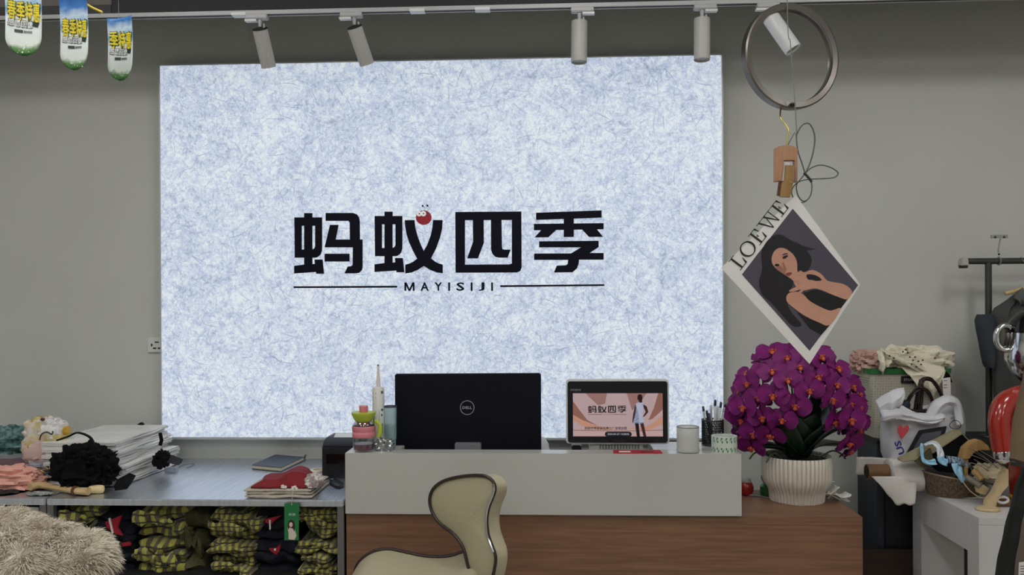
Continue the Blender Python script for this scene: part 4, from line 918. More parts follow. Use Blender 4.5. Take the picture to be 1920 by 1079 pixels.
def seatp(i, v):
    p = far[i]; cx0 = -.425; k = 1-.10*v*v
    sag = -.018*math.sin(PI*min(1, v*1.2))*math.sin(PI*i/(n_-1))
    return Vector((cx0+(p.x-cx0)*k, 2.92-.42*v, p.z-.035*v*v+sag-(.10*v*v if i in (0, n_-1) else 0)))
q = MB(); rows = [[seatp(i, v/8) for i in range(n_)] for v in range(9)]
low = lambda r: [p+Vector((0, 0, -.055)) for p in r]
rings = [r+list(reversed(low(r))) for r in rows]
q.loft(rings); q.build('seat', crm, t, bevel=0)
q = MB(); q.tube([p+Vector((0, -.004, .003)) for p in rows[0]], .006, 8); q.build('seat_piping', pip, t)
q = MB(); q.tube([p+Vector((0, -.006, .006)) for p in rows[0][int(n_*.8):]], .0045, 8); q.build('chrome_strip', chrome, t)
MB().cyl((-.42, 2.72, .03), (-.42, 2.72, .62), .028).build('gas_column', chrome, t)
q = MB(); q.lathe((-.42, 2.72, 0), [(.001, 0), (.20, 0), (.20, .008), (.06, .03), (.001, .032)], 40); q.build('foot_disc', chrome, t)
q = MB(); q.tube([Vector((-.42+.13*math.cos(i*PI/12), 2.66+.13*math.sin(i*PI/12), .28)) for i in range(24)], .009, 8, loop=True); q.build('foot_ring', chrome, t)

# ------------------------------------------------------------------ orchid
ox, oy = P(1494, 940, 3.345).x, 3.345
orc = thing('potted_orchid', 'potted orchid with a dense dome of magenta flowers in a white ribbed pot', 'potted plant', (ox, oy, WZ))
kk = 3.345/1600; Hh = lambda y: WZ+.001+(950-y)*kk*.985
potm = mat('white_ceramic', (214, 206, 194), .4)
q = MB(); q.lathe((ox, oy, 0), [(.10, Hh(951)), (.103, Hh(949)), (.106, Hh(932)), (.110, Hh(928)), (.125, Hh(916)), (.131, Hh(905)), (.132, Hh(880)), (.130, Hh(868)), (.126, Hh(866)), (.122, Hh(868)), (.118, Hh(885)), (.001, Hh(885))], 288,
    rf=lambda a, z: 1-(.06*(1-abs(math.sin(a*24))**.6) if z < Hh(867) and z > Hh(950.5) else 0)); q.build('pot', potm, orc, smooth=60)
q = MB(); q.lathe((ox, oy, 0), [(.001, Hh(872)), (.119, Hh(874)), (.119, Hh(885)), (.001, Hh(885))], 32); q.build('moss', mat('dark_moss', (30, 36, 22), .9, bump=(80, .8)), orc)
leafm = mat('orchid_leaf', (20, 42, 28), .35, var=(6, (28, 54, 34)))
def leaf(az, L, W, rise, droop, z0, seed):
    q = MB(); d = Vector((math.cos(az), math.sin(az), 0)); s_ = Vector((-math.sin(az), math.cos(az), 0))
    def fn(u, v):
        w_ = W*math.sin(PI*min(1, .12+.88*v)**.8)**.7*(1 if v < .98 else .3); x = (u-.5)*2
        p = Vector((ox, oy, z0))+d*(.02+L*v*(1-.15*v))+Vector((0, 0, rise*v-droop*v*v))+s_*(x*w_)
        p.z += .35*w_*abs(x)-.01*math.sin(v*6+seed); return p
    q.grid(fn, 6, 14); q.build('leaf', leafm, orc, solid=.003)
z0 = Hh(872)
for a_ in ((200,.20,.046,.23,.04,0),(232,.19,.048,.24,.05,0),(180,.23,.042,.13,.09,0),(165,.20,.04,.2,.05,0),(285,.12,.05,.22,.03,0),(318,.17,.048,.24,.05,0),(342,.22,.046,.22,.06,0),(10,.24,.042,.14,.10,0),(30,.18,.045,.22,.04,0),(255,.11,.05,.2,.03,0),(95,.16,.045,.22,.05,0),(130,.2,.042,.2,.06,0),(60,.18,.042,.22,.05,0),(300,.10,.045,.30,.02,0),(262,.08,.04,.30,.02,0)):
    leaf(math.radians(a_[0]), a_[1]*1.08, a_[2]*1.22, a_[3]*1.02, a_[4], z0, a_[0])
for a_, L_ in ((190,.17),(352,.16),(215,.15)):
    q = MB(); d = Vector((math.cos(math.radians(a_)), math.sin(math.radians(a_)), 0))
    q.tube(spline([Vector((ox, oy, z0))+d*.08, Vector((ox, oy, z0+.03))+d*(L_*.8), Vector((ox, oy, z0+.022))+d*L_, Vector((ox, oy, z0+.0))+d*(L_+.02)], 5), .0035, 5); q.build('aerial_root', mat('root_grey', (70, 80, 60), .7), orc)
# one flower: three narrow sepals, two broad petals, a lip
magm = mat('orchid_magenta', (126, 22, 108), .55, var=(26, (100, 15, 88)), spec=.3)
mag2 = mat('orchid_magenta_deep', (104, 17, 88), .55, spec=.3)
lipm = mat('orchid_lip', (206, 92, 40), .45, var=(120, (120, 16, 60)))
def petal_surface(q, ang, L, W, cup, z=0):
    d = Vector((math.cos(ang), math.sin(ang), 0)); s_ = Vector((-math.sin(ang), math.cos(ang), 0))
    def fn(u, v):
        w_ = W*(math.sin(PI*(.06+.9*v))**.62); x = (u-.5)*2
        p = d*(.004+L*v)+s_*(x*w_); p.z = z+cup*(v*v)*.6+cup*.5*x*x*v-.004*abs(x)*(1-v)+.0015*math.sin(v*9+x*5); return p
    q.grid(fn, 6, 7); return q
fs = MB()
for a_ in (90, 218, 322): petal_surface(fs, math.radians(a_), .042, .0145, -.004, -.003)
fproto = fs.build('flower', mag2, orc, smooth=0); fs_me = fproto.data
for p_ in fs_me.polygons: p_.use_smooth = True
fsm = []
for a_ in (8, 172):
    q = MB(); petal_surface(q, math.radians(a_), .045, .030, .009, .002); o = q.build('petal', magm, None, smooth=0)
    for p_ in o.data.polygons: p_.use_smooth = True
    fsm.append((o, Vector(o.location)))
q = MB(); q.ball((0, .001, .008), (.006, .005, .007), 10, 6); q.ball((0, -.008, .009), (.0075, .0085, .004), 10, 6); q.tube([(-.008, -.003, .006), (-.009, .0, .014)], [.004, .002], 6); q.tube([(.008, -.003, .006), (.009, .0, .014)], [.004, .002], 6)
o = q.build('lip', lipm, None); fsm.append((o, Vector(o.location)))
floc = Vector(fproto.location)+WPOS['potted_orchid']   # local offset of mesh origin
foff = floc.copy()
fr = random.Random(23)
oc = Vector((ox-.002, oy-.01, 1.125)); ga = PI*(3-math.sqrt(5)); cand = []
N_ = 104
for i in range(N_):
    zz = 1-2*(i+.5)/N_; rr_ = math.sqrt(1-zz*zz); th = i*ga; d = Vector((rr_*math.cos(th), rr_*math.sin(th), zz))
    if d.z < -.62 or (d.z < -.25 and abs(d.x) < .35) or (d.z < .05 and -.02 < d.x < .22 and d.y < 0): continue
    if d.y > .55: continue
    cand.append(d)
first = True; used_pts = []
for d in cand:
    R3 = Vector((.237, .17, .222)); sc_ = fr.uniform(1.08, 1.32)
    p = oc+Vector((d.x*R3.x, d.y*R3.y, d.z*R3.z))*fr.uniform(.92, 1.03)
    if abs(d.x) > .55: p.z -= .03+.02*fr.random()
    n = (d+Vector((0, -.55, -.12))+Vector((fr.uniform(-.25, .25), fr.uniform(-.2, .2), fr.uniform(-.25, .25)))).normalized()
    xa = Vector((0, 0, 1)).cross(n); xa = xa.normalized() if xa.length > .1 else Vector((1, 0, 0)); ya = n.cross(xa)
    Mr = Matrix((xa, ya, n)).transposed().to_4x4() @ Matrix.Rotation(fr.uniform(-.35, .35), 4, 'Z')
    fl = fproto if first else fproto.copy()
    if not first: COL.objects.link(fl)
    fl.parent = orc; fl.rotation_euler = Mr.to_euler(); fl.scale = (sc_,)*3
    fl.location = (p-Vector((ox, oy, WZ)))+(Mr.to_3x3() @ foff)*sc_
    for o, l_ in fsm:
        c_ = o if first else o.copy()
        if not first: COL.objects.link(c_)
        c_.parent = fl; c_.location = l_-foff
    first = False; used_pts.append(p)
# stems from the pot up into the dome, buds at their ends
stm = mat('orchid_stem', (40, 62, 34), .5)
for i in range(9):
    a_ = 2*PI*i/9+.3; r_ = .03; e_ = oc+Vector((math.cos(a_)*.19, math.sin(a_)*.13, .02))
    q = MB(); q.tube(spline([Vector((ox+r_*math.cos(a_), oy+r_*math.sin(a_)*.7, z0)), Vector((ox+r_*1.2*math.cos(a_), oy+r_*math.sin(a_), z0+.2)), oc+Vector((math.cos(a_)*.09, math.sin(a_)*.06, .17)), oc+Vector((math.cos(a_)*.17, math.sin(a_)*.11, .12)), e_, e_+Vector((math.cos(a_)*.03, 0, -.09))], 6), .0034, 6); q.build('stem', stm, orc)
bud = mat('orchid_bud', (74, 44, 62), .5, var=(40, (70, 90, 50)))
for x, y, r_ in ((1381,801,.009),(1383,812,.006),(1404,783,.009),(1418,793,.007),(1611,785,.009),(1606,803,.007),(1371,752,.009),(1364,760,.007),(1574,780,.008),(1455,797,.006),(1464,790,.007)):
    p = P(x, y, oy-.06 if 1440 < x < 1560 else oy-.01); q = MB(); q.ball(p, (r_*.9, r_*.9, r_*1.35), 10, 8)
    q.tube([p+Vector((0, 0, r_)), p+Vector(((oc.x-p.x)*.12, .03, .035))], .0016, 5); q.build('bud', bud, orc)

# ------------------------------------------------------------------ hanging ring, clip, poster
HY = 2.5
t = thing('metal_ring', 'brushed steel ring hanging on a cord at the upper right', 'ring', P(1482, 207, HY))
rc = P(1482, 107, HY); R_ = 92*HY/1600
q = MB(); ny = 96; e = Euler((0, 0, math.radians(18))).to_matrix()
rings = []
for i in range(ny):
    a_ = 2*PI*i/ny; d = e @ Vector((math.cos(a_), 0, math.sin(a_))); ax = e @ Vector((0, 1, 0)); rings.append([rc+d*(R_+h_)+ax*w_ for h_, w_ in ((-.010,-.012),(.004,-.015),(.0085,-.012),(.0085,.012),(.004,.015),(-.010,.012),(-.006,.004),(-.006,-.004))])
q.loft(rings, loop=True); q.build('ring_band', mat('gunmetal', (120, 114, 108), .3, .9), t)
q = MB(); q.ball(P(1485, 197, HY-.01), (.010, .02, .006), 12, 8); q.build('knot', mat('cord_dark', (44, 46, 40), .6), t)
t = thing('cord', 'grey-green cord tied in loops, hanging beside the wooden clip', 'cord', P(1500, 380, HY-.03))
cdm = mat('cord_green', (74, 84, 80), .55)
q = MB(); q.tube(spline([Vector((P(1474, -60, HY).x, HY, 3.3)), P(1476, 0, HY-.02), P(1482, 80, HY-.03), P(1487, 150, HY-.03), P(1491, 200, HY-.03), P(1494, 250, HY-.02)], 6), .0014, 6); q.build('hanging_strand', mat('cord_pale', (112, 116, 108), .5), t)
cs = lambda l: [P(1440+x/7.193, 250+y/7.193, HY-.03) for x, y in l]
for l, r_ in (([(380,0),(390,150),(410,270),(450,380),(500,545)], .0019), ([(500,545),(560,420),(610,250),(630,80),(610,-40),(560,-125),(500,-130),(440,-85),(390,10),(385,40)], .0022), ([(500,545),(580,470),(700,430),(830,455),(930,515),(940,560),(880,600),(740,612),(560,620)], .0019), ([(560,620),(590,680),(585,800),(540,890),(470,915),(410,850),(385,760),(388,690),(440,620),(500,545)], .0018), ([(600,620),(480,635),(380,680),(320,770),(335,860),(390,925),(460,938),(520,915)], .0017), ([(360,-10),(300,100),(240,220),(210,330),(205,400)], .0014)):
    q = MB(); q.tube(spline(cs(l), 5), r_, 6); q.build('loop', cdm, t)
q = MB(); q.tube(cs([(485,535),(520,570),(560,615),(590,660)]), .004, 6); q.build('knot', mat('cord_dark', (44, 46, 40), .6), t)
t = thing('wooden_clip', 'wooden hanging clip with brass hook gripping the poster corner', 'clip', P(1475, 372, 2.47))
cw_ = lambda l, Y: [P(1440+x/7.193, 250+y/7.193, Y) for x, y in l]
clw = wood('beech_clip', (172, 130, 98), (156, 112, 82), (20, 20, 3), .55); cly = wood('clip_front', (150, 116, 66), (132, 98, 54), (20, 20, 3), .55)
q = MB(); q.prism(cw_([(100,200),(160,170),(260,158),(340,170),(400,205),(400,660),(370,650),(360,365),(215,365),(212,450),(190,640),(95,650)], 2.455), (0, .022, 0)); q.build('block', clw, t, bevel=.0008)
q = MB(); q.prism(cw_([(240,428),(362,435),(345,660),(300,865),(172,860),(190,670),(225,640)], 2.443), (0, .010, 0)); q.build('front_jaw', cly, t, bevel=.0008)
q = MB(); q.prism(cw_([(205,385),(300,395),(290,430),(220,430)], 2.46), (0, .004, 0)); q.build('white_tab', mat('label_white', (226,222,220), .5), t)
q = MB(); q.prism(cw_([(150,655),(215,640),(180,760),(165,850),(125,835)], 2.462), (0, .010, 0)); q.build('rear_jaw', mat('clip_rear', (110, 72, 46), .6), t)
q = MB(); q.tube(spline([P(1476, 274, 2.462), P(1476, 258, 2.465), P(1478, 244, 2.47), P(1472, 232, 2.48), P(1464, 222, 2.49), P(1463, 210, 2.50), P(1466, 200, 2.515), P(1472, 194, 2.53)], 5), .0022, 8); q.build('brass_hook', mat('brass_gold', (178, 160, 84), .28, .9), t)
q = MB(); q.tube(cw_([(290,655),(330,670),(370,662)], 2.44), .0009, 5); q.build('spring_wire', mat('brass_gold', (178,160,84), .28, .9), t)
PO = 2.452
t = thing('hanging_poster', 'square white poster with a printed photo of a dark-haired woman, hung by its corner', 'poster', P(1518, 682, PO))
cnr = [(1352,503),(1492,366),(1613,534),(1518,683)]
q = MB(); q.prism(px(cnr, PO), (0, .0014, 0)); q.build('card', mat('poster_card', (216, 212, 208), .5), t)
pp = lambda l, k_: [P(1380+x/3.479, 380+y/3.479, PO-.0004-.0003*k_) for x, y in l]
def ppoly(nm, l, m_, k_, sm=True):
    pts = pp(l, k_); pts = spline(pts, 3, True) if sm else pts
    q = MB(); q.add(pts, [tuple(range(len(pts)))]); q.build(nm, m_, t, smooth=0)
pm_ = lambda n, c, v=None: mat('print_'+n, c, .4, var=v)
ppoly('photo_background', [(38,470),(370,40),(797,540),(480,968)], pm_('violet_grey', (78, 72, 84), (2, (62, 58, 72))), 0, False)
hr = pm_('hair', (22, 18, 26)); sk = pm_('skin', (196, 148, 126), (9, (176, 124, 104))); skd = pm_('skin_shade', (150, 104, 90)); bl_ = pm_('black_dress', (14, 12, 16))
ppoly('photo_hair', [(165,330),(195,262),(245,215),(300,212),(345,238),(400,270),(450,305),(488,350),(492,395),(470,440),(430,462),(390,470),(370,540),(340,600),(335,660),(365,720),(425,790),(410,812),(360,800),(300,735),(230,655),(170,600),(150,520),(172,430)], hr, 1)
ppoly('photo_hair', [(380,250),(430,280),(500,300),(530,300),(480,312),(440,305)], hr, 1)
ppoly('photo_neck', [(385,420),(440,455),(500,440),(560,470),(600,512),(700,532),(757,580),(722,632),(640,606),(560,572),(505,562),(430,575),(375,520)], sk, 2)
ppoly('photo_dress', [(462,470),(520,475),(560,505),(520,512),(470,502)], bl_, 3)
ppoly('photo_dress', [(438,592),(520,566),(640,606),(720,636),(684,690),(615,708),(540,682),(478,642)], bl_, 3, False)
ppoly('photo_dress', [(395,712),(450,742),(540,782),(612,800),(556,866),(480,822)], bl_, 3, False)
ppoly('photo_arm', [(328,618),(345,592),(395,582),(440,600),(480,642),(560,686),(620,706),(684,690),(612,800),(540,782),(450,740),(372,684),(335,650)], sk, 4)
ppoly('photo_face', [(228,372),(240,330),(275,298),(315,296),(352,318),(384,352),(400,400),(396,455),(378,490),(352,494),(325,478),(292,455),(262,432),(238,402)], sk, 5)
ppoly('photo_hair', [(170,345),(205,260),(260,215),(330,230),(390,290),(420,350),(425,430),(402,450),(398,390),(378,345),(345,315),(310,297),(272,300),(245,325),(232,370),(245,420),(285,460),(240,500),(185,450)], hr, 6)
ppoly('photo_hand', [(356,492),(385,500),(430,502),(520,512),(516,556),(450,570),(425,590),(405,588),(425,566),(380,580),(350,582),(352,570),(400,545),(412,520),(375,512)], sk, 7)
ppoly('photo_cheek', [(262,432),(275,410),(300,420),(330,470),(350,492),(325,478),(292,455)], skd, 6.5)
ppoly('photo_eye', [(302,360),(318,347),(340,346),(330,360),(314,368)], hr, 8); ppoly('photo_eye', [(250,412),(262,400),(282,404),(274,416)], hr, 8)
ppoly('photo_brow', [(300,345),(318,332),(342,334),(320,340)], hr, 8); ppoly('photo_nose', [(300,400),(312,395),(330,440),(318,446)], skd, 8)
ppoly('photo_lips', [(326,466),(345,456),(366,458),(355,474),(338,478)], pm_('lips', (128, 60, 60)), 8)
# the word along the upper left edge, serif capitals built from strokes
A0 = P(1388, 508, PO-.0008); B0 = P(1480, 389, PO-.0008); ux = (B0-A0).normalized(); Lw = (B0-A0).length; uy = Vector((-ux.z, 0, ux.x)); hL = .042
ink = mat('poster_ink', (20, 18, 20), .5)
def word():
    T, t_ = .0062, .0021     # thick and thin strokes relative to the cap height of .062
    ws = [.034, .046, .036, .055, .036]; gap = (Lw-sum(ws))/4; x = 0; out = []
    for ch, w_ in zip('LOEWE', ws):
        s = []
        if ch in 'LE':
            s += [[(.008,0),(.008+T,0),(.008+T,hL),(.008,hL)], [(0,0),(.024,0),(.024,t_),(0,t_)], [(0,hL-t_),(.024,hL-t_),(.024,hL),(0,hL)], [(.008,0),(w_-.002,0),(w_,.018),(w_-.002,.018),(w_-.008,t_),(.008,t_)]]
        if ch == 'E':
            s += [[(.008,hL),(w_-.006,hL),(w_-.004,hL-.016),(w_-.006,hL-.016),(w_-.012,hL-t_),(.008,hL-t_)], [(.008,hL*.53),(w_-.016,hL*.53),(w_-.016,hL*.53-t_),(.008,hL*.53-t_)], [(w_-.018,hL*.62),(w_-.0155,hL*.62),(w_-.0155,hL*.40),(w_-.018,hL*.40)]]
        if ch == 'O':
            n = 28; o1 = [(w_/2+w_/2*math.cos(2*PI*i/n), hL/2+(hL/2+.001)*math.sin(2*PI*i/n)) for i in range(n)]; o2 = [(w_/2+(w_/2-.0062)*math.cos(2*PI*i/n), hL/2+(hL/2-.002)*math.sin(2*PI*i/n)) for i in range(n)]
            for i in range(n): s.append([o1[i], o1[(i+1) % n], o2[(i+1) % n], o2[i]])
        if ch == 'W':
            q_ = w_/4
            s += [[(.004,hL),(.004+T,hL),(q_+.012,0),(q_+.009,0)], [(q_+.009,0),(q_+.012,0),(2*q_+.008,hL),(2*q_+.005,hL)], [(2*q_-.002,hL),(2*q_-.002+T,hL),(3*q_+.010,0),(3*q_+.007,0)], [(3*q_+.007,0),(3*q_+.010,0),(w_-.004,hL),(w_-.007,hL)], [(-.003,hL-t_),(.018,hL-t_),(.018,hL),(-.003,hL)], [(2*q_-.008,hL-t_),(2*q_+.014,hL-t_),(2*q_+.014,hL),(2*q_-.008,hL)], [(w_-.014,hL-t_),(w_+.003,hL-t_),(w_+.003,hL),(w_-.014,hL)]]
        out.append((x, s)); x += w_+gap
    return out
for x, s in word():
    q = MB()
    for i, l in enumerate(s):
        q.add([A0+ux*(x+a_)+uy*b_+Vector((0, -.00002*i, 0)) for a_, b_ in l], [tuple(range(len(l)))])
    q.build('printed_letter', ink, t, smooth=0)

# ------------------------------------------------------------------ right side: cabinet, board, white table
slate = mat('slate_laminate', (50, 55, 66), .5)
t = thing('dark_cabinet', 'dark slate cabinet against the wall behind the white table', 'cabinet', (1.9, 3.8, 0))
MB().box(1.372, 2.62, 3.69, WY-.004, .0, .905).build('body', slate, t, bevel=.002)
MB().box(1.368, 2.625, 3.68, WY-.003, .905, .925).build('top_board', mat('black_shaded_laminate', (18, 19, 24), .5), t, bevel=.002)
for i in range(2): MB().box(1.40+i*.61, 1.99+i*.61, 3.676, 3.69, .06, .895).build('door', mat('black_shaded_laminate', (18, 19, 24), .5), t, bevel=.002)  # slate doors coloured near black for the shade under the table
t = MB().box(1.12, 2.3, 3.645, 3.665, 0, P(1700, 1032, 3.645).z).build('brown_board', wood('brown_board_wood', (58, 42, 30), (46, 33, 24), (1, 6, 20), .5))
tag(t, 'dark brown wooden board standing low in front of the dark cabinet', 'board')
wtm = mat('white_table_lacquer', (204, 202, 200), .4)
TX = 1.495; TX2 = 2.62
wt_ = thing('white_table', 'white lacquered table with thick apron covered in sewing clutter', 'table', (2.0, 3.35, 0))
MB().box(TX, TX2, 3.08, 3.635, .725, .75).build('table_top', wtm, wt_, bevel=.0015)
MB().box(TX, TX+.03, 3.165, 3.55, .612, .725).build('side_apron', wtm, wt_)
for x0, x1 in ((TX, TX+.17), (TX2-.17, TX2)):
    for y0, y1 in ((3.08, 3.165), (3.55, 3.635)): MB().box(x0, x1, y0, y1, 0, .725).build('leg', wtm, wt_, bevel=.0015)
MB().box(TX+.17, TX2-.17, 3.082, 3.11, .60, .725).build('front_apron', wtm, wt_)
# storage basket with clothes on the dark cabinet
CZ = .9255
t = thing('storage_basket', 'perforated beige plastic storage basket with green rim on the dark cabinet', 'basket', (1.57, 3.80, CZ))
def perf():
    m = mat('perforated_plastic', (186, 180, 164), .5); nt = m.node_tree; b = nt.nodes['Principled BSDF']; tc = nt.nodes.new('ShaderNodeTexCoord')
    mp = nt.nodes.new('ShaderNodeMapping'); mp.inputs['Scale'].default_value = (1, .01, 1); nt.links.new(tc.outputs['Object'], mp.inputs[0])
    v = nt.nodes.new('ShaderNodeTexVoronoi'); v.inputs['Scale'].default_value = 90; v.inputs['Randomness'].default_value = .15; nt.links.new(mp.outputs[0], v.inputs['Vector'])
    r = nt.nodes.new('ShaderNodeValToRGB'); r.color_ramp.elements[0].position = .22; r.color_ramp.elements[1].position = .3; r.color_ramp.elements[0].color = lin((150, 145, 130)); r.color_ramp.elements[1].color = lin((186, 180, 164))
    nt.links.new(v.outputs['Distance'], r.inputs[0]); nt.links.new(r.outputs[0], b.inputs['Base Color']); return m
def rr4(x0, x1, y0, y1, z, r=.02, n=4): return [Vector((a_, b_, z)) for a_, b_ in rrect(x0, x1, y0, y1, r, n)]
bt = P(1700, 692, 3.70).z
xa, xb = P(1630, 700, 3.70).x, P(1783, 700, 3.70).x
q = MB(); q.loft([rr4(xa+.03, xb-.03, 3.725, 3.905, CZ+.001), rr4(xa, xb, 3.70, 3.915, bt-.02), rr4(xa+.004, xb-.004, 3.704, 3.911, bt-.02), rr4(xa+.034, xb-.034, 3.73, 3.90, CZ+.005)]); q.build('basket_wall', perf(), t)
q = MB(); q.loft([rr4(xa-.004, xb+.004, 3.694, 3.92, bt-.022), rr4(xa-.006, xb+.006, 3.692, 3.922, bt), rr4(xa+.006, xb-.006, 3.706, 3.91, bt), rr4(xa+.004, xb-.004, 3.704, 3.912, bt-.022)], loop=True); q.build('green_rim', mat('basket_green', (44, 110, 58), .45), t)
a = P(1690, 706, 3.697); b = P(1728, 719, 3.697)
lb = MB().box(a.x, b.x, 3.696, 3.702, b.z, a.z).build('label_plate', mat('label_black', (18, 18, 20), .5), t)
MB().text('STORAGE', Vector((a.x+.01, 3.6957, b.z+.010)), (1, 0, 0), (0, 0, 1), (0, -1, 0), (b.x-a.x)*.78, .010, .0004).build('label_lettering', mat('label_white', (226,222,220), .5), lb, smooth=0)
def heap2(nm, x, y, Y, r, seed, m, label, cat='clothing', amp=.3, fr_=2.3, stretch=(1, 1, 1), floor=None, parent=None):
    q = MB(); crumple(q, P(x, y, Y), r, seed, amp, fr_, 56, 32, floor, stretch); o = q.build(nm, m, parent)
    return o if parent else tag(o, label, cat)
ivory = mat('ivory_cotton', (226, 218, 196), .8, bump=(140, .3))
t = thing('ivory_garment', 'ivory cotton garment with eyelet trim spilling over the storage basket', 'clothing', P(1710, 690, 3.8))
heap2('cloth_mass', 1712, 676, 3.78, (.15, .08, .06), 71, ivory, '', parent=t, amp=.3, fr_=2.4, floor=bt+.002)
def flap(parent, nm, pts_top, pts_bot, Y0, Y1, m, seed, amp=.012, nu=14, nv=12):
    top = spline([P(x, y, Y0) for x, y in pts_top], 8); bot = spline([P(x, y, Y1) for x, y in pts_bot], 8); q = MB()
    def fn(u, v):
        i = min(len(top)-1, int(u*(len(top)-1)+.5)); j = min(len(bot)-1, int(u*(len(bot)-1)+.5)); p = top[i].lerp(bot[j], v)
        return p+Vector((0, -.02*math.sin(v*PI)-amp*math.sin(u*9+seed)*(.3+v)+amp*nz(u*4+seed, v*4, seed), amp*.5*nz(u*5, v*5, seed+4)))
    q.grid(fn, nu, nv); return q.build(nm, m, parent, solid=.003)
flap(t, 'front_flap', [(1688,688),(1720,680),(1750,684),(1772,690)], [(1722,728),(1738,738),(1752,745),(1766,716)], 3.69, 3.675, ivory, 3)
flap(t, 'left_flap', [(1645,662),(1658,660),(1672,668)], [(1650,694),(1655,702),(1662,688)], 3.70, 3.68, ivory, 5)
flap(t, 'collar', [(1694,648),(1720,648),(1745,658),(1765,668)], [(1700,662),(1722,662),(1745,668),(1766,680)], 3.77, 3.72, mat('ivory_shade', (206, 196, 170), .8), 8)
flap(t, 'eyelet_trim', [(1656,658),(1685,668),(1712,674),(1740,690)], [(1662,672),(1684,682),(1708,690),(1734,706)], 3.69, 3.675, mat('eyelet_cotton', (220, 212, 190), .8), 9)
eh = MB(); rr = random.Random(3)
for x, y in ((1693,660),(1698,656),(1702,662),(1706,670),(1712,676),(1716,670),(1722,678),(1727,684),(1709,684),(1718,688),(1730,676),(1668,668),(1676,672)):
    p = P(x, y, 3.655); eh.ball(p, (.0042, .003, .0042), 8, 6)
eh.build('eyelet_holes', mat('eyelet_shadow', (70, 62, 50), .8), t)
heap2('pink_garment', 1624, 678, 3.80, (.06, .05, .045), 72, mat('dusty_pink', (198, 160, 148), .8, bump=(120, .3)), 'dusty pink garment bunched at the left of the storage basket', amp=.45, fr_=3)
p0 = P(1772, 728, 3.66)
t = thing('price_tag', 'white price tag with small writing below a black cap by the basket', 'tag', P(1775, 745, 3.66))
MB().prism(px([(1767,710),(1782,708),(1783,742),(1769,745)], 3.66), (0, .002, 0)).build('card', mat('label_white', (226,222,220), .5), t)
for y in (714, 722, 727): MB().prism(px([(1769.5,y),(1776,y-.5),(1776,y+.6),(1769.5,y+1.2)], 3.6592), (0, .0004, 0)).build('writing', mat('tag_red_print', (150, 60, 56), .5), t)
MB().prism(px([(1768,712),(1774,697),(1781,703),(1786,718),(1780,716)], 3.665), (0, .012, 0)).build('black_cap', bk, t)
# white plastic carrier bag with a handbag inside
BZ = .7505
t = thing('carrier_bag', 'white plastic carrier bag printed with a red heart and blue letters', 'carrier bag', (1.60, 3.56, BZ))
pb = film('white_polythene', (222, 222, 226), .12)
rows = [(915,1700,1790),(880,1668,1795),(850,1655,1800),(820,1652,1805),(795,1651,1806),(775,1650,1803),(765,1656,1796)]
q = MB(); rings = []
for k_, (y, x0, x1) in enumerate(rows):
    A_ = P(x0, y, 3.56); B_ = P(x1, y, 3.56); c_ = (A_+B_)/2; hw = (B_.x-A_.x)/2; ring = []
    for j in range(40):
        a_ = 2*PI*j/40; cs_, sn_ = math.cos(a_), math.sin(a_)
        kx = 1+.05*nz(cs_*2.2, sn_*2.2, k_*.8)
        dz = .02*nz(cs_*1.5+5, sn_*1.5, k_*.5)+(.03*math.sin(a_*2+.6) if k_ == len(rows)-1 else 0)
        yy = 3.56+.07*math.copysign(abs(sn_)**.8, sn_)*kx+.014*nz(cs_*4, sn_*3, k_*.9); yy = min(yy, 3.665 if y < 800 else 3.628)
        ring.append(Vector((c_.x+hw*math.copysign(abs(cs_)**.75, cs_)*kx, yy, max(BZ+.001, c_.z+dz) if k_ else BZ+.001)))
    rings.append(ring)
q.loft(rings, cap=False); q.build('bag_body', pb, t, solid=.0015)
def ribbon(parent, nm, pts, wd, m, th=.0015, n=6):
    """flat strip through (x, y, Y) points, wd = list or number, strip lies across its path in the picture plane direction"""
    c_ = spline([P(x, y, Y) for x, y, Y in pts], n); q = MB(); k = len(c_); rows = []
    for i, p in enumerate(c_):
        d = (c_[min(k-1, i+1)]-c_[max(0, i-1)]).normalized(); s_ = d.cross(Vector((0, 1, 0))); s_ = s_.normalized() if s_.length > 1e-4 else Vector((1, 0, 0))
        w_ = wd(i/(k-1)) if callable(wd) else wd; s_ = (s_+Vector((0, .35, 0))).normalized(); rows.append([p+s_*w_*(j/4-.5)+Vector((0, .004*math.sin(j*2+i*.5), 0)) for j in range(5)])
    q.loft(rows, cap=False, closed=False); return q.build(nm, m, parent, solid=th)
flap(t, 'bag_handle', [(1736,776),(1750,752),(1776,741),(1800,753),(1809,792)], [(1754,790),(1763,770),(1777,760),(1789,768),(1793,798)], 3.50, 3.475, pb, 4, .006, 22, 8)
flap(t, 'bag_handle', [(1641,752),(1662,738),(1680,730),(1696,727)], [(1650,782),(1662,778),(1676,772),(1690,762)], 3.50, 3.485, pb, 3, .008)
flap(t, 'bag_fold', [(1648,768),(1675,764),(1700,772),(1735,778),(1768,774)], [(1652,792),(1680,786),(1710,792),(1742,796),(1766,788)], 3.485, 3.470, pb, 6, .008)
hp = [(0,.35),(.25,.75),(.6,.9),(.95,.7),(1,.3),(.8,-.15),(.35,-.65),(0,-1),(-.35,-.65),(-.8,-.15),(-1,.3),(-.95,.7),(-.6,.9),(-.25,.75)]
MB().prism([P(1693+h_*10.5+v_*2, 810-v_*14, 3.463) for h_, v_ in hp], (0, .004, 0)).build('printed_heart', mat('print_red', (196, 72, 84), .5), t)
o0 = P(1697, 850, 3.463)
MB().text('US', o0, Vector((-.35, 0, .94))*1, Vector((-.94, 0, -.35)), (0, -1, 0), .055, .026, .002, .03).build('printed_letters', mat('print_navy', (48, 52, 130), .5), t, smooth=0)
t = thing('handbag', 'dark brown leather handbag with arched handles inside the carrier bag', 'handbag', (1.62, 3.56, BZ+.02))
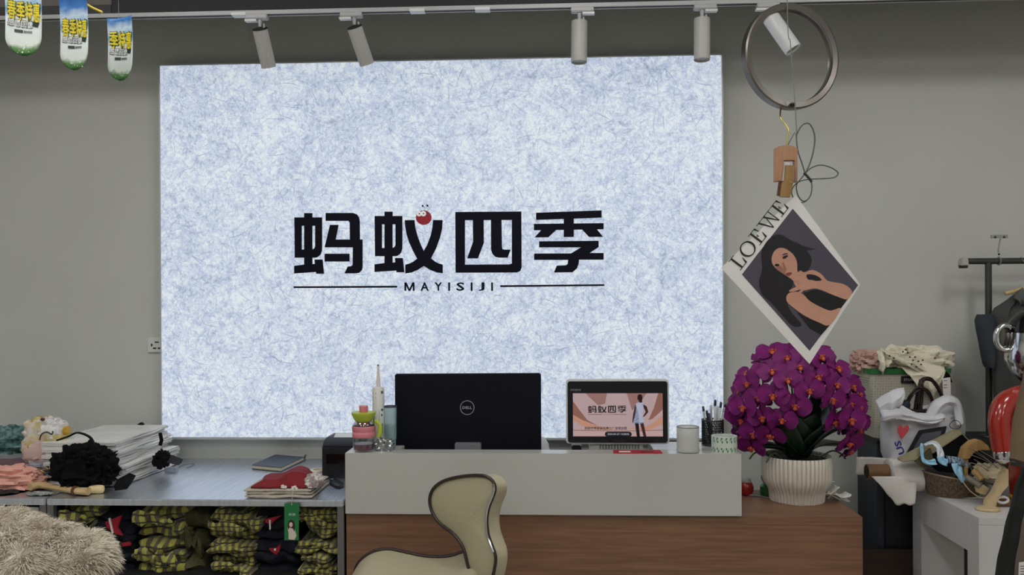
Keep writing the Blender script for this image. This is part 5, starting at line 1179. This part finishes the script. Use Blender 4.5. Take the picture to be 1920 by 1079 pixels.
hb = mat('brown_leather', (42, 26, 24), .4)
a = P(1705, 768, 3.56); b = P(1752, 768, 3.56)
q = MB(); q.loft([rr4(a.x-.01, b.x+.01, 3.535, 3.585, BZ+.02, .012), rr4(a.x-.02, b.x+.02, 3.525, 3.595, BZ+.12, .015), rr4(a.x, b.x, 3.54, 3.58, a.z, .012)]); q.build('body', hb, t)
ribbon(t, 'handle', [(1697,775,3.54),(1706,745,3.53),(1725,728,3.53),(1742,738,3.53),(1752,770,3.54)], .014, hb, .004)
ribbon(t, 'handle', [(1716,776,3.56),(1722,735,3.56),(1730,714,3.56),(1745,712,3.56),(1760,730,3.56),(1770,752,3.56)], .016, hb, .004)
ribbon(t, 'strap', [(1728,712,3.555),(1727,740,3.55),(1725,772,3.55)], .022, hb, .003)
heap2('blue_pouch', 1692, 764, 3.535, (.028, .02, .028), 74, mat('teal_black_pouch', (30, 44, 54), .4), 'small dark teal pouch tucked beside the brown handbag', 'pouch', amp=.3)
# kitchen roll at the table edge
RYY = 3.50; rcx0 = P(1664, 890, RYY).x; rcx1 = P(1726, 890, RYY).x; rcz = .75+.066
t = thing('paper_roll', 'white paper roll on a brown cardboard core at the back corner of the white table', 'paper roll', ((rcx0+rcx1)/2, RYY, .75))
rp = mat('soft_paper', (222, 216, 210), .85, bump=(60, .15))
def xcyl(q, x0, x1, prof, cy, cz, n=36, dz=0): q.loft([[Vector((x, cy+r_*math.cos(2*PI*j/n), cz+(x-x0)*dz+r_*math.sin(2*PI*j/n))) for j in range(n)] for x, r_ in prof], cap=True)
q = MB(); xcyl(q, rcx0, rcx1, [(rcx0, .036), (rcx0+.001, .06), (rcx0+.006, .0655), (rcx1-.006, .0655), (rcx1, .058), (rcx1, .03)], RYY, rcz); q.build('wound_paper', rp, t)
cx0 = P(1624, 880, RYY).x; q = MB(); xcyl(q, cx0, rcx0, [(cx0, .026), (cx0, .031), (rcx0+.01, .031), (rcx0+.01, .026)], RYY-.005, rcz+.012); q.build('core', mat('cardboard', (126, 92, 60), .7), t)
q = MB(); xcyl(q, cx0, cx0, [(cx0-.0005, .001), (cx0-.0005, .0262), (cx0+.0004, .0262), (cx0+.0004, .001)], RYY-.005, rcz+.012); q.build('core_hollow', mat('core_dark', (44, 32, 24), .9), t)
q = MB(); fl0 = P(1613, 868, RYY).x
q.grid(lambda u, v: Vector((fl0+(rcx0+.02-fl0)*u-.004*v, RYY+.04+.008*math.sin(u*4), rcz+.064-.074*v-.004*u+.004*nz(u*4, v*3, 1))), 10, 8); q.build('loose_inner_sheet', rp, t, solid=.0015)
q = MB()
def sheet(u, v):
    yb = 918+29*min(1, u*2.8)+2*math.sin(u*17)
    return P(1634+(86-28*v)*u+24*v, 894+(yb-894)*v, RYY-.066-.008*math.sin(u*5+v*2)-.006*math.sin(v*PI))
q.grid(sheet, 14, 14); q.build('hanging_sheet', rp, t, solid=.0015)
# black box with khaki edge, tablet, key ring
t = thing('open_case', 'open black case with khaki edge leaning on the carrier bag', 'case', P(1790, 880, 3.45))
kh = mat('khaki_canvas', (150, 142, 112), .75, bump=(120, .3))
q = MB(); q.prism([P(1685, 862, 3.40), P(1800, 804, 3.44), P(1806, 815, 3.44), P(1735, 862, 3.40), P(1692, 868, 3.39)], (0, .03, .0)); q.build('khaki_edge', kh, t, bevel=.004)
q = MB(); q.prism([P(1738, 862, 3.415), P(1806, 812, 3.45), P(1858, 870, 3.44), P(1812, 890, 3.41), P(1760, 885, 3.40)], (0, .02, .0)); q.build('black_lining', bk, t, bevel=.003)
q = MB(); q.prism([P(1716, 866, 3.39), P(1745, 842, 3.40), P(1752, 868, 3.385), P(1735, 880, 3.38)], (0, .015, 0)); q.build('olive_inner', mat('olive_canvas', (70, 64, 40), .8), t)
q = MB(); c_ = P(1791, 797, 3.44); q.tube([c_+Vector((math.cos(i*PI/12)*.021, .004*math.sin(i*PI/6), math.sin(i*PI/12)*.017)) for i in range(24)], .0014, 6, loop=True); q.build('metal_ring', mat('dark_metal', (50,50,52), .4, .6), t)
q = MB(); q.tube([P(1803, 812, 3.43), P(1812, 822, 3.42), P(1822, 832, 3.41)], .002, 6); q.build('cord', kh, t)
t = thing('tablet', 'dark framed tablet standing behind the khaki-edged case', 'tablet', P(1740, 850, 3.47))
q = MB(); q.prism([P(1700, 852, 3.452), P(1724, 808, 3.458), P(1776, 800, 3.464), P(1768, 830, 3.458)], (0, .010, 0)); q.build('frame', pm, t, bevel=.002)
q = MB(); q.prism([P(1711, 846, 3.4505), P(1729, 814, 3.4555), P(1766, 808, 3.4605), P(1760, 826, 3.4565)], (0, .002, 0)); q.build('screen', mat('tablet_screen', (84, 86, 94), .25), t)
# woven basket, teal dish, tape measure, papers
t = thing('woven_basket', 'brown woven basket behind the blue tape measure on the white table', 'basket', P(1780, 905, 3.44))
wv = mat('woven_fibre', (92, 74, 58), .85, bump=(260, 1.0), var=(160, (132, 112, 92), (1, 1, 1), .1))
bc_ = P(1786, 905, 3.44); bc_.z = .7515
q = MB(); n = 48
def bask(r, z, k): return [Vector((bc_.x+.115*r*math.cos(2*PI*j/n), bc_.y+.08*r*math.sin(2*PI*j/n), z-.018*math.cos(2*PI*j/n)*k)) for j in range(n)]
zt = .75+.075
q.loft([bask(.82, .752, 0), bask(.9, .775, .3), bask(1, zt, 1), bask(.95, zt, 1), bask(.8, .762, 0)], cap=True); q.build('wall', wv, t)
q = MB(); q.tube(bask(.985, zt, 1), .004, 6, loop=True); q.build('rim', mat('woven_rim', (150, 130, 106), .85), t)
t = thing('teal_dish', 'shallow teal dish under the woven basket on papers', 'dish', P(1785, 920, 3.33))
dc = G(1790, 915, .755); q = MB(); q.loft([[Vector((dc.x+r_*.13*math.cos(2*PI*j/40), dc.y+r_*.075*math.sin(2*PI*j/40), z)) for j in range(40)] for r_, z in ((.6, .757), (.95, .763), (1, .768), (.92, .767), (.6, .760), (.01, .760))]); q.build('dish', mat('teal_glaze', (44, 108, 118), .3, var=(30, (70, 140, 150))), t)
for i, (l, lab) in enumerate(([[(1706,912),(1750,898),(1850,922),(1880,938),(1800,930)], 'white paper sheet sticking out at the table edge below the dish'], [[(1763,926),(1800,912),(1880,925),(1870,938),(1800,934)], 'white paper sheet lying under the cream wooden stand'])):
    q = MB(); q.prism([G(x, y, .7512+.0014*i) for x, y in l], (0, 0, .001)); tag(q.build('paper_sheet', mat('plain_paper', (226, 224, 220), .6)), lab, 'paper')
t = thing('tape_measure', 'curling pale blue and white measuring tape over the woven basket', 'tape measure', P(1790, 905, 3.37))
bl1 = mat('tape_blue', (150, 200, 228), .5); wh1 = mat('tape_pale', (216, 222, 228), .5)
ribbon(t, 'blue_strip', [(1729,832,3.40),(1728,845,3.39),(1731,862,3.38),(1740,868,3.37),(1755,866,3.36)], lambda u: .012+.010*u, bl1)
ribbon(t, 'white_arch', [(1734,836,3.40),(1748,831,3.385),(1760,838,3.375),(1763,850,3.37),(1764,858,3.365)], lambda u: .012+.024*u, wh1)
ribbon(t, 'blue_strip', [(1764,856,3.365),(1766,864,3.36),(1777,869,3.36)], lambda u: .036-.012*u, bl1)
ribbon(t, 'printed_strip', [(1775,862,3.37),(1792,864,3.37),(1808,868,3.37),(1817,876,3.375)], .028, mat('tape_print', (160, 178, 192), .5, var=(60, (70, 90, 110), (3, 1, .5), .06)))
ribbon(t, 'hanging_strip', [(1793,869,3.365),(1796,882,3.355),(1802,893,3.35),(1808,903,3.35)], lambda u: .046-.022*u, bl1)
ribbon(t, 'clear_strip', [(1818,872,3.37),(1823,882,3.365),(1820,892,3.36)], .010, clear('clear_plastic', (225,235,240), .18))
# wooden odds and ends
tanw = wood('tan_wood', (190, 152, 96), (172, 134, 80), (14, 14, 4), .55)
cream_w = wood('cream_wood', (208, 186, 146), (192, 168, 126), (10, 10, 4), .5)
t = thing('wooden_former', 'tan wooden arched piece between the black case and red figurine', 'wooden piece', P(1840, 870, 3.36))
q = MB(); q.prism([P(1806,862,3.36), P(1812,842,3.36), P(1826,830,3.36), P(1840,826,3.36), P(1853,836,3.36), P(1858,846,3.36), P(1842,845,3.36), P(1828,848,3.36), P(1818,862,3.36)], (0, .05, 0)); q.build('arch', tanw, t, bevel=.003)
MB().prism([P(1808,858,3.37), P(1816,858,3.37), P(1814,905,3.37), P(1808,905,3.37)], (0, .03, 0)).build('foot', tanw, t)
wl_ = [((1818,838),(1872,880)), ((1822,846),(1880,884)), ((1815,852),(1862,872)), ((1826,862),(1874,892)), ((1838,846),(1884,876)), ((1820,868),(1858,886)), ((1842,892),(1872,862))]
t = thing('wire_bundle', 'bundle of thin steel wires fanned over the wooden pieces', 'wire', P(1850, 885, 3.33))
for i, (a_, b_) in enumerate(wl_):
    MB().tube(spline([P(*a_, 3.36-.006*i), P((a_[0]+b_[0])/2, (a_[1]+b_[1])/2-2, 3.33-.004*i), P(*b_, 3.31)], 4), .0013, 5).build('wire', mat('dull_wire', (140, 136, 126), .4, .6), t)
t = thing('cream_stand', 'cream curved wooden stand with a round foot on the white table', 'wooden stand', P(1862, 955, 3.22))
fz_ = lambda x, y: P(x, y, 3.215)
q = MB(); q.prism([fz_(1886,882), fz_(1892,880), fz_(1892,912), fz_(1880,925), fz_(1870,942), fz_(1868,954), fz_(1848,953), fz_(1850,940), fz_(1862,925), fz_(1872,905), fz_(1876,890)], (0, .025, 0)); q.build('curved_arm', cream_w, t, bevel=.003)
fc = G(1852, 956, .7525); q = MB(); q.loft([[Vector((fc.x+r_*.042*math.cos(2*PI*j/28), fc.y+r_*.034*math.sin(2*PI*j/28), z)) for j in range(28)] for r_, z in ((1, .7515), (1, .757), (.92, .760), (.01, .760))]); q.build('foot', cream_w, t)
for i, (c0, c1, r_, m_, lab) in enumerate((((1812,895),(1838,912),.011,mat('grey_rod', (120,116,104), .5),'grey-brown wooden rod pointing to the cream block'), ((1838,900),(1868,908),.009,mat('dark_rod', (86,78,70), .5),'dark rod lying across the wooden odds and ends'), ((1826,882),(1842,900),.010,tanw,'short tan dowel beside the wire bundle'))):
    tag(MB().cyl(P(*c0, 3.30), P(*c1, 3.27), r_, n=14).build('dowel', m_), lab, 'dowel')
q = MB(); q.prism([P(1834,915,3.27), P(1846,910,3.27), P(1856,918,3.27), P(1848,930,3.27), P(1836,926,3.27)], (0, .03, 0)); tag(q.build('wooden_block', cream_w, bevel=.002), 'small cream wooden block in front of the rods', 'block')
q = MB(); crumple(q, P(1856, 888, 3.345), (.055, .04, .035), 81, .35, 3, 30, 18); tag(q.build('linen_scrap', mat('linen', (206, 192, 160), .8)), 'crumpled cream linen scrap under the steel wires', 'cloth')
q = MB(); q.tube(spline([P(1806, 905, 3.30), P(1820, 922, 3.29), P(1840, 934, 3.28), P(1862, 930, 3.27), P(1874, 914, 3.27)], 6), .004, 6, flat=.5); tag(q.build('cane_hoop', cream_w), 'thin cream cane hoop around the wooden odds and ends', 'hoop')
t = thing('tape_dispenser', 'yellow and brown tape holder in front of the red figurine', 'tape holder', G(1890, 952, .75))
c_ = G(1888, 950, .7515); MB().box(c_.x-.06, c_.x+.07, c_.y-.01, c_.y+.04, .7515, .776).build('wooden_base', mat('brown_wood', (120, 82, 50), .5), t, bevel=.006)
MB().box(c_.x+.02, c_.x+.075, c_.y-.016, c_.y+.03, .776, .797).build('yellow_body', mat('yellow_plastic', (226,196,40), .4), t, bevel=.006)
q = MB(); cc_ = P(1880, 938, 3.24); q.tube([cc_+Vector((math.cos(i*PI/10)*.020, 0, math.sin(i*PI/10)*.011)) for i in range(20)], .005, 8, loop=True); q.build('white_ring', mat('ring_white', (220,220,220), .4), t)

# ------------------------------------------------------------------ red figurine with a mirror-chrome head
red = mat('red_gloss', (158, 40, 26), .18, coat=.5); FY = 3.26
t = thing('chrome_figurine', 'glossy red figurine with mirror-chrome head and hands on the white table', 'figurine', P(1940, 955, FY))
fx = P(1945, 800, FY).x; kf = FY/1600; zf = lambda y: P(1945, y, FY).z
q = MB(); q.lathe((fx, FY, 0), [(.05, .7515), (.088, .7525), (.092, .79), (.096, zf(870)), (.1, zf(840)), (.095, zf(780)), (.085, zf(745)), (.06, zf(728)), (.03, zf(715))], 40); q.build('body', red, t)
arm = spline([P(1930, 742, FY-.02), P(1905, 745, FY-.04), P(1882, 760, FY-.06), P(1874, 790, FY-.075), P(1877, 820, FY-.08), P(1881, 846, FY-.085)], 6)
q = MB(); q.tube(arm, lambda u: .040-.003*u, 18); q.build('arm', red, t)
q = MB(); q.ball(P(1882, 852, FY-.087), (.037, .034, .036), 24, 16); q.build('hand', chrome, t)
q = MB(); q.tube([Vector((2*fx-p.x, p.y, p.z)) for p in arm], lambda u: .046-.006*u, 18); q.build('arm', red, t)
q = MB(); p = P(1882, 852, FY-.087); q.ball((2*fx-p.x, p.y, p.z), (.037, .034, .036), 24, 16); q.build('hand', chrome, t)
q = MB(); q.lathe((fx, FY, 0), [(.03, zf(722)), (.055, zf(716)), (.085, zf(700)), (.108, zf(675)), (.105, zf(650)), (.095, zf(625)), (.075, zf(602)), (.045, zf(590)), (.001, zf(586))], 36); q.build('head', chrome, t)
q = MB(); q.ball((fx, FY-.085, zf(672)), (.055, .05, .045), 24, 14); q.build('snout', chrome, t)
q = MB(); q.lathe((fx, FY, 0), [(.099, zf(622)), (.090, zf(602)), (.060, zf(586)), (.03, zf(580)), (.001, zf(578))], 36); q.build('cap', mat('gloss_black', (6,6,8), .15), t)
for s_ in (1, -1):
    ec = P(1886, 634, FY); ec.x = fx+s_*(ec.x-fx); q = MB()
    q.tube([ec+Vector((math.cos(i*PI/16)*.036, .0, math.sin(i*PI/16)*.046)) for i in range(32)], .010, 10, loop=True); q.build('ear_ring', chrome, t)
    q = MB(); q.ball(ec+Vector((0, .012, 0)), (.033, .006, .043), 20, 10); q.build('ear_disc', mat('dark_chrome', (120, 116, 112), .2, 1), t)

# ------------------------------------------------------------------ garment rail with dark jacket
t = thing('garment_rail', 'black metal garment rail with capped end at the right of the wall', 'garment rail', (2.1, 3.80, CZ))
gm = mat('dark_rail', (70, 70, 66), .4, .5); GY = 3.78
rz_ = P(1850, 490, GY).z; rx0 = P(1806, 490, GY).x; ux_ = P(1853, 490, GY).x
MB().cyl((rx0, GY, rz_), (3.0, GY, rz_), .0135, n=20).build('cross_bar', gm, t)
q = MB(); q.prism([Vector((rx0-.012, GY-.02, rz_+.012)), Vector((rx0+.012, GY-.02, rz_+.018)), Vector((rx0+.016, GY-.02, rz_-.02)), Vector((rx0-.016, GY-.02, rz_-.02))], (0, .04, 0)); q.build('end_cap', mat('cap_pale', (176, 176, 170), .5), t, bevel=.003)
MB().cyl((rx0, GY, rz_-.030), (rx0, GY, rz_-.018), .017, .02, 20).build('cap_base', mat('cap_dark', (48, 48, 46), .5), t)
for x in (ux_, 2.85):
    MB().cyl((x, GY, CZ+.006), (x, GY, rz_-.008), .0135, n=18).build('upright', gm, t)
    MB().cyl((x, GY, CZ+.0005), (x, GY, CZ+.007), .04, .038, 20).build('foot_plate', gm, t)
t = thing('sign_clip', 'small clear sign holder clipped on the garment rail', 'sign clip', P(1873, 485, GY))
a = P(1858, 441, GY); b = P(1889, 447, GY); MB().box(a.x, b.x, GY-.004, GY+.004, b.z, a.z).build('clear_grip', film('grip_film', (150, 152, 148), .45), t)
for x in (1866, 1883): MB().ball(P(x, 445, GY-.005), .005, 8, 6).build('rivet', mat('dark_metal', (50,50,52), .4, .6), t)
MB().tube(spline([P(1876, 448, GY), P(1874, 456, GY), P(1872, 468, GY), P(1872, 474, GY)], 4), .004, 6).build('clear_stem', film('grip_film', (150,152,148), .45), t)
q = MB(); c_ = Vector((P(1873, 490, GY).x, GY, rz_)); q.tube([c_+Vector((0, math.cos(i*PI/10)*.0165, math.sin(i*PI/10)*.0165)) for i in range(20)], .0035, 6, loop=True); q.build('clamp', film('grip_film', (150,152,148), .45), t)
MB().ball(P(1873, 477, GY-.004), .005, 8, 6).build('rivet', mat('dark_metal', (50,50,52), .4, .6), t)
t = thing('dark_jacket', 'charcoal jacket on a wooden hanger hung on the garment rail', 'jacket', (P(1930, 800, GY).x, GY-.04, CZ))
jm = mat('charcoal_cloth', (66, 68, 66), .85, bump=(200, .3)); JY = GY-.06; jx = P(1930, 600, JY).x
def jl(y, x0, dy, k, sh=0):
    A_ = P(x0, y, JY); hw = jx-A_.x; return [Vector((jx+hw*math.copysign(abs(math.cos(a_))**.8, math.cos(a_)), JY+dy*math.sin(a_)+.012*nz(math.cos(a_)*4, math.sin(a_)*3, k*.6)+.008*math.sin(math.cos(a_)*14+k*.3), A_.z)) for a_ in [2*PI*j/44 for j in range(44)]]
q = MB(); q.loft([jl(812, 1868, .05, 0), jl(780, 1866, .055, 1), jl(740, 1864, .06, 2), jl(700, 1863, .062, 3), jl(660, 1862, .062, 4), jl(620, 1860, .06, 5), jl(595, 1858, .05, 6), jl(578, 1866, .04, 7), jl(566, 1885, .034, 8), jl(556, 1900, .03, 9), jl(550, 1908, .028, 10)]); q.build('body', jm, t)
q = MB(); q.loft([[P(1851+dx_*k1, y, JY-.01)+Vector((0, sy_*.035, 0)) for dx_, sy_ in [(math.cos(2*PI*j/20), math.sin(2*PI*j/20)) for j in range(20)]] for y, k1 in ((590, 15), (600, 20), (615, 19), (640, 16), (665, 13), (684, 9), (690, 5))]); 
for v in q.v: v.x += (1.62-v.z)*.07-.02+.005*nz(v.x*30, v.z*20, 1)
q.build('sleeve', mat('charcoal_blue', (48, 54, 60), .85, bump=(200, .3)), t)
flap(t, 'collar', [(1900,558),(1908,546),(1918,540)], [(1912,575),(1918,572),(1924,575)], JY-.035, JY-.05, mat('charcoal_light', (84, 86, 82), .85), 2, .004)
q = MB(); q.tube([Vector((jx-.10, JY, P(0, 560, JY).z-.006)), Vector((jx, JY, P(1930, 548, JY).z+.02)), Vector((jx+.10, JY, P(0, 560, JY).z-.006))], .009, 8); q.build('wooden_hanger', wl, t)
MB().tube(spline([Vector((jx, JY, P(1930, 548, JY).z+.02)), Vector((jx, JY+.01, rz_-.03)), Vector((jx, GY-.016, rz_)), Vector((jx, GY, rz_+.016)), Vector((jx, GY+.016, rz_))], 5), .002, 6).build('hanger_hook', chrome, t)
# ------------------------------------------------------------------ coat and strap at the right edge, near the camera
NY = 2.42
t = thing('coat_stand', 'coat stand carrying a brown coat, just beyond the right edge', 'coat stand', (P(2010, 800, NY).x, NY, 0))
sx_ = P(2010, 800, NY).x
MB().cyl((sx_, NY, .02), (sx_, NY, 1.75), .015).build('post', gm, t); MB().cyl((sx_, NY, 0), (sx_, NY, .02), .16, .15, 32).build('foot', gm, t)
t = thing('brown_coat', 'grey-brown coat hanging at the right edge of the picture', 'coat', (sx_, NY, .6))
cm = mat('grey_brown_coat', (104, 92, 78), .85, bump=(160, .3)); cm2 = mat('brown_sleeve', (116, 96, 70), .85, bump=(160, .3), var=(8, (92, 76, 56)))
def cl_(y, x0, dy, k):
    A_ = P(x0, y, NY); hw = sx_-A_.x; return [Vector((sx_+hw*math.cos(a_), NY+dy*math.sin(a_)+.008*math.sin(math.cos(a_)*12+k), A_.z)) for a_ in [2*PI*j/40 for j in range(40)]]
q = MB(); q.loft([cl_(1180, 1888, .09, 0), cl_(1079, 1900, .09, .3), cl_(1000, 1914, .085, .6), cl_(900, 1924, .08, .9), cl_(780, 1926, .075, 1.2), cl_(660, 1930, .07, 1.5), cl_(600, 1942, .06, 1.8), cl_(570, 1975, .04, 2.1)]); q.build('body', cm, t)
sl = ((868, 1924, 26, .10), (850, 1924, 25, .10), (790, 1926, 22, .10), (740, 1934, 20, .095), (690, 1946, 20, .08), (650, 1958, 20, .05), (622, 1972, 16, .02))
def ring_(y, xc, k1, dy, s_=1, ry=.04):
    r = [P(xc+k1*math.cos(2*PI*j/20), y+2*math.sin(j), NY-dy)+Vector((0, ry*math.sin(2*PI*j/20)+.004*math.sin(y*.09), 0)) for j in range(20)]
    return [Vector((v.x if s_ > 0 else 2*sx_-v.x, v.y, v.z)) for v in r]
for s_ in (1, -1):
    q = MB(); q.loft([ring_(*a_, s_) for a_ in sl]); q.build('sleeve', cm2, t)
    q = MB(); q.loft([ring_(874, 1924, 25, .10, s_, .0405), ring_(862, 1924, 26.6, .10, s_, .0415)]); q.build('cuff', mat('cuff_dark', (40, 34, 30), .8), t)
q = MB(); q.lathe((sx_, NY, 0), [(.075, P(2010, 585, NY).z), (.07, P(2010, 560, NY).z), (.058, P(2010, 545, NY).z), (.05, P(2010, 552, NY).z)], 28); q.build('collar', cm2, t)
for k_ in range(4):
    MB().ball((sx_+.004, NY-.085-.004*k_, P(2010, 660+k_*110, NY).z), (.010, .006, .010), 12, 8).build('button', mat('cuff_dark', (40, 34, 30), .8), t)
MB().prism(px([(1911,1056),(1930,1054),(1930,1090),(1910,1090)], NY-.098), (0, .002, 0)).build('care_label', mat('label_white', (226,222,220), .5), t)
for y in (1062, 1067, 1072, 1077): MB().prism(px([(1913,y),(1926,y-.5),(1926,y+.7),(1913,y+1.2)], NY-.0985), (0, .0003, 0)).build('label_print', mat('print_dark', (52,56,62), .5), t)
sp_ = spline([P(1932, 862, NY-.12), P(1920, 900, NY-.13), P(1906, 960, NY-.135), P(1893, 1020, NY-.135), P(1882, 1085, NY-.13), P(1878, 1140, NY-.12)], 6)
q = MB(); rows = [[p+Vector((w_*(.014+.012*i/len(sp_)), .004*math.cos(w_*2)+.002*math.sin(i), 0)) for w_ in (-1, -.5, 0, .5, 1)] for i, p in enumerate(sp_)]
q.loft(rows, cap=False, closed=False); tag(q.build('bag_strap', mat('black_webbing', (10, 10, 12), .8), solid=.006), 'wide black strap running down in front of the brown coat', 'strap')

# ------------------------------------------------------------------ fur coat, lower left, near the camera
t = thing('display_stand', 'low white display stand below the fur coat', 'stand', (-1.35, 1.95, 0))
MB().box(-1.75, -.98, 1.72, 2.25, .68, .71).build('top_board', lac, t, bevel=.002)
for x in (-1.72, -1.04):
    for y in (1.75, 2.19): MB().box(x, x+.03, y, y+.03, 0, .68).build('leg', lac, t)
fc_ = thing('fur_coat', 'thick cream-beige fur coat heaped at the lower left', 'coat', (-1.25, 1.98, .7105))
lum = [(P(30, 1075, 1.98), (.13, .14, .125)), (P(0, 1000, 2.04), (.10, .10, .05)), (P(95, 1030, 1.98), (.075, .09, .055)), (P(150, 1040, 1.97), (.062, .09, .048)), (P(178, 1055, 1.93), (.038, .07, .040)), (P(120, 1100, 1.90), (.09, .10, .07)), (P(-60, 1040, 2.0), (.12, .14, .11)), (P(55, 1110, 1.84), (.05, .07, .09))]
furm = mat('fur_base', (150, 140, 124), .9); q = MB()
for i, (c_, r_) in enumerate(lum): crumple(q, c_, r_, 90+i, .14, 1.6, 40, 26, .7115, pw=1)
q.build('pelt', furm, fc_)
fur = MB(); rr = random.Random(77); vs = []; fcs = []
for c_, r_ in lum:
    nst = int(15000*(r_[0]*r_[2])/.009)
    for i in range(min(nst, 16000)):
        zz = rr.uniform(-.35, 1); th = rr.uniform(0, 2*PI)
        if math.sin(th) > .55 and zz < .5: continue
        k_ = math.sqrt(1-zz*zz); d = Vector((k_*math.cos(th), k_*math.sin(th), zz)); p = c_+Vector((d.x*r_[0], d.y*r_[1], d.z*r_[2]))*.97
        ins = False
        for c2, r2 in lum:
            if c2 is c_: continue
            e_ = p-c2
            if (e_.x/r2[0])**2+(e_.y/r2[1])**2+(e_.z/r2[2])**2 < .8: ins = True; break
        if ins: continue
        n = Vector((d.x/r_[0], d.y/r_[1], d.z/r_[2])).normalized()
        clump = Vector((noise.noise(p*26), noise.noise(p*26+Vector((9, 0, 0))), noise.noise(p*26+Vector((0, 9, 0)))))
        g_ = (n*.8+clump*.9+Vector((.25, -.1, -.45))+Vector((rr.uniform(-.25, .25), rr.uniform(-.25, .25), rr.uniform(-.25, .25)))).normalized()
        L_ = rr.uniform(.016, .030); s_ = g_.cross(Vector((rr.uniform(-1, 1), rr.uniform(-1, 1), rr.uniform(-1, 1)))).normalized()*.0009
        m_ = p+g_*L_*.55; tip = p+g_*L_+Vector((0, 0, -.006)); b0 = len(vs); vs += [p-s_, p+s_, m_+s_*.8, m_-s_*.8, tip]; fcs += [(b0, b0+1, b0+2, b0+3), (b0+3, b0+2, b0+4)]
fur.v = vs; fur.f = fcs; fur.m = [0]*len(fcs)
o = fur.build('fur_pile', mat('fur_hair', (224, 214, 198), .8, var=(9, (204, 192, 172))), fc_, smooth=0); o['kind'] = 'stuff'
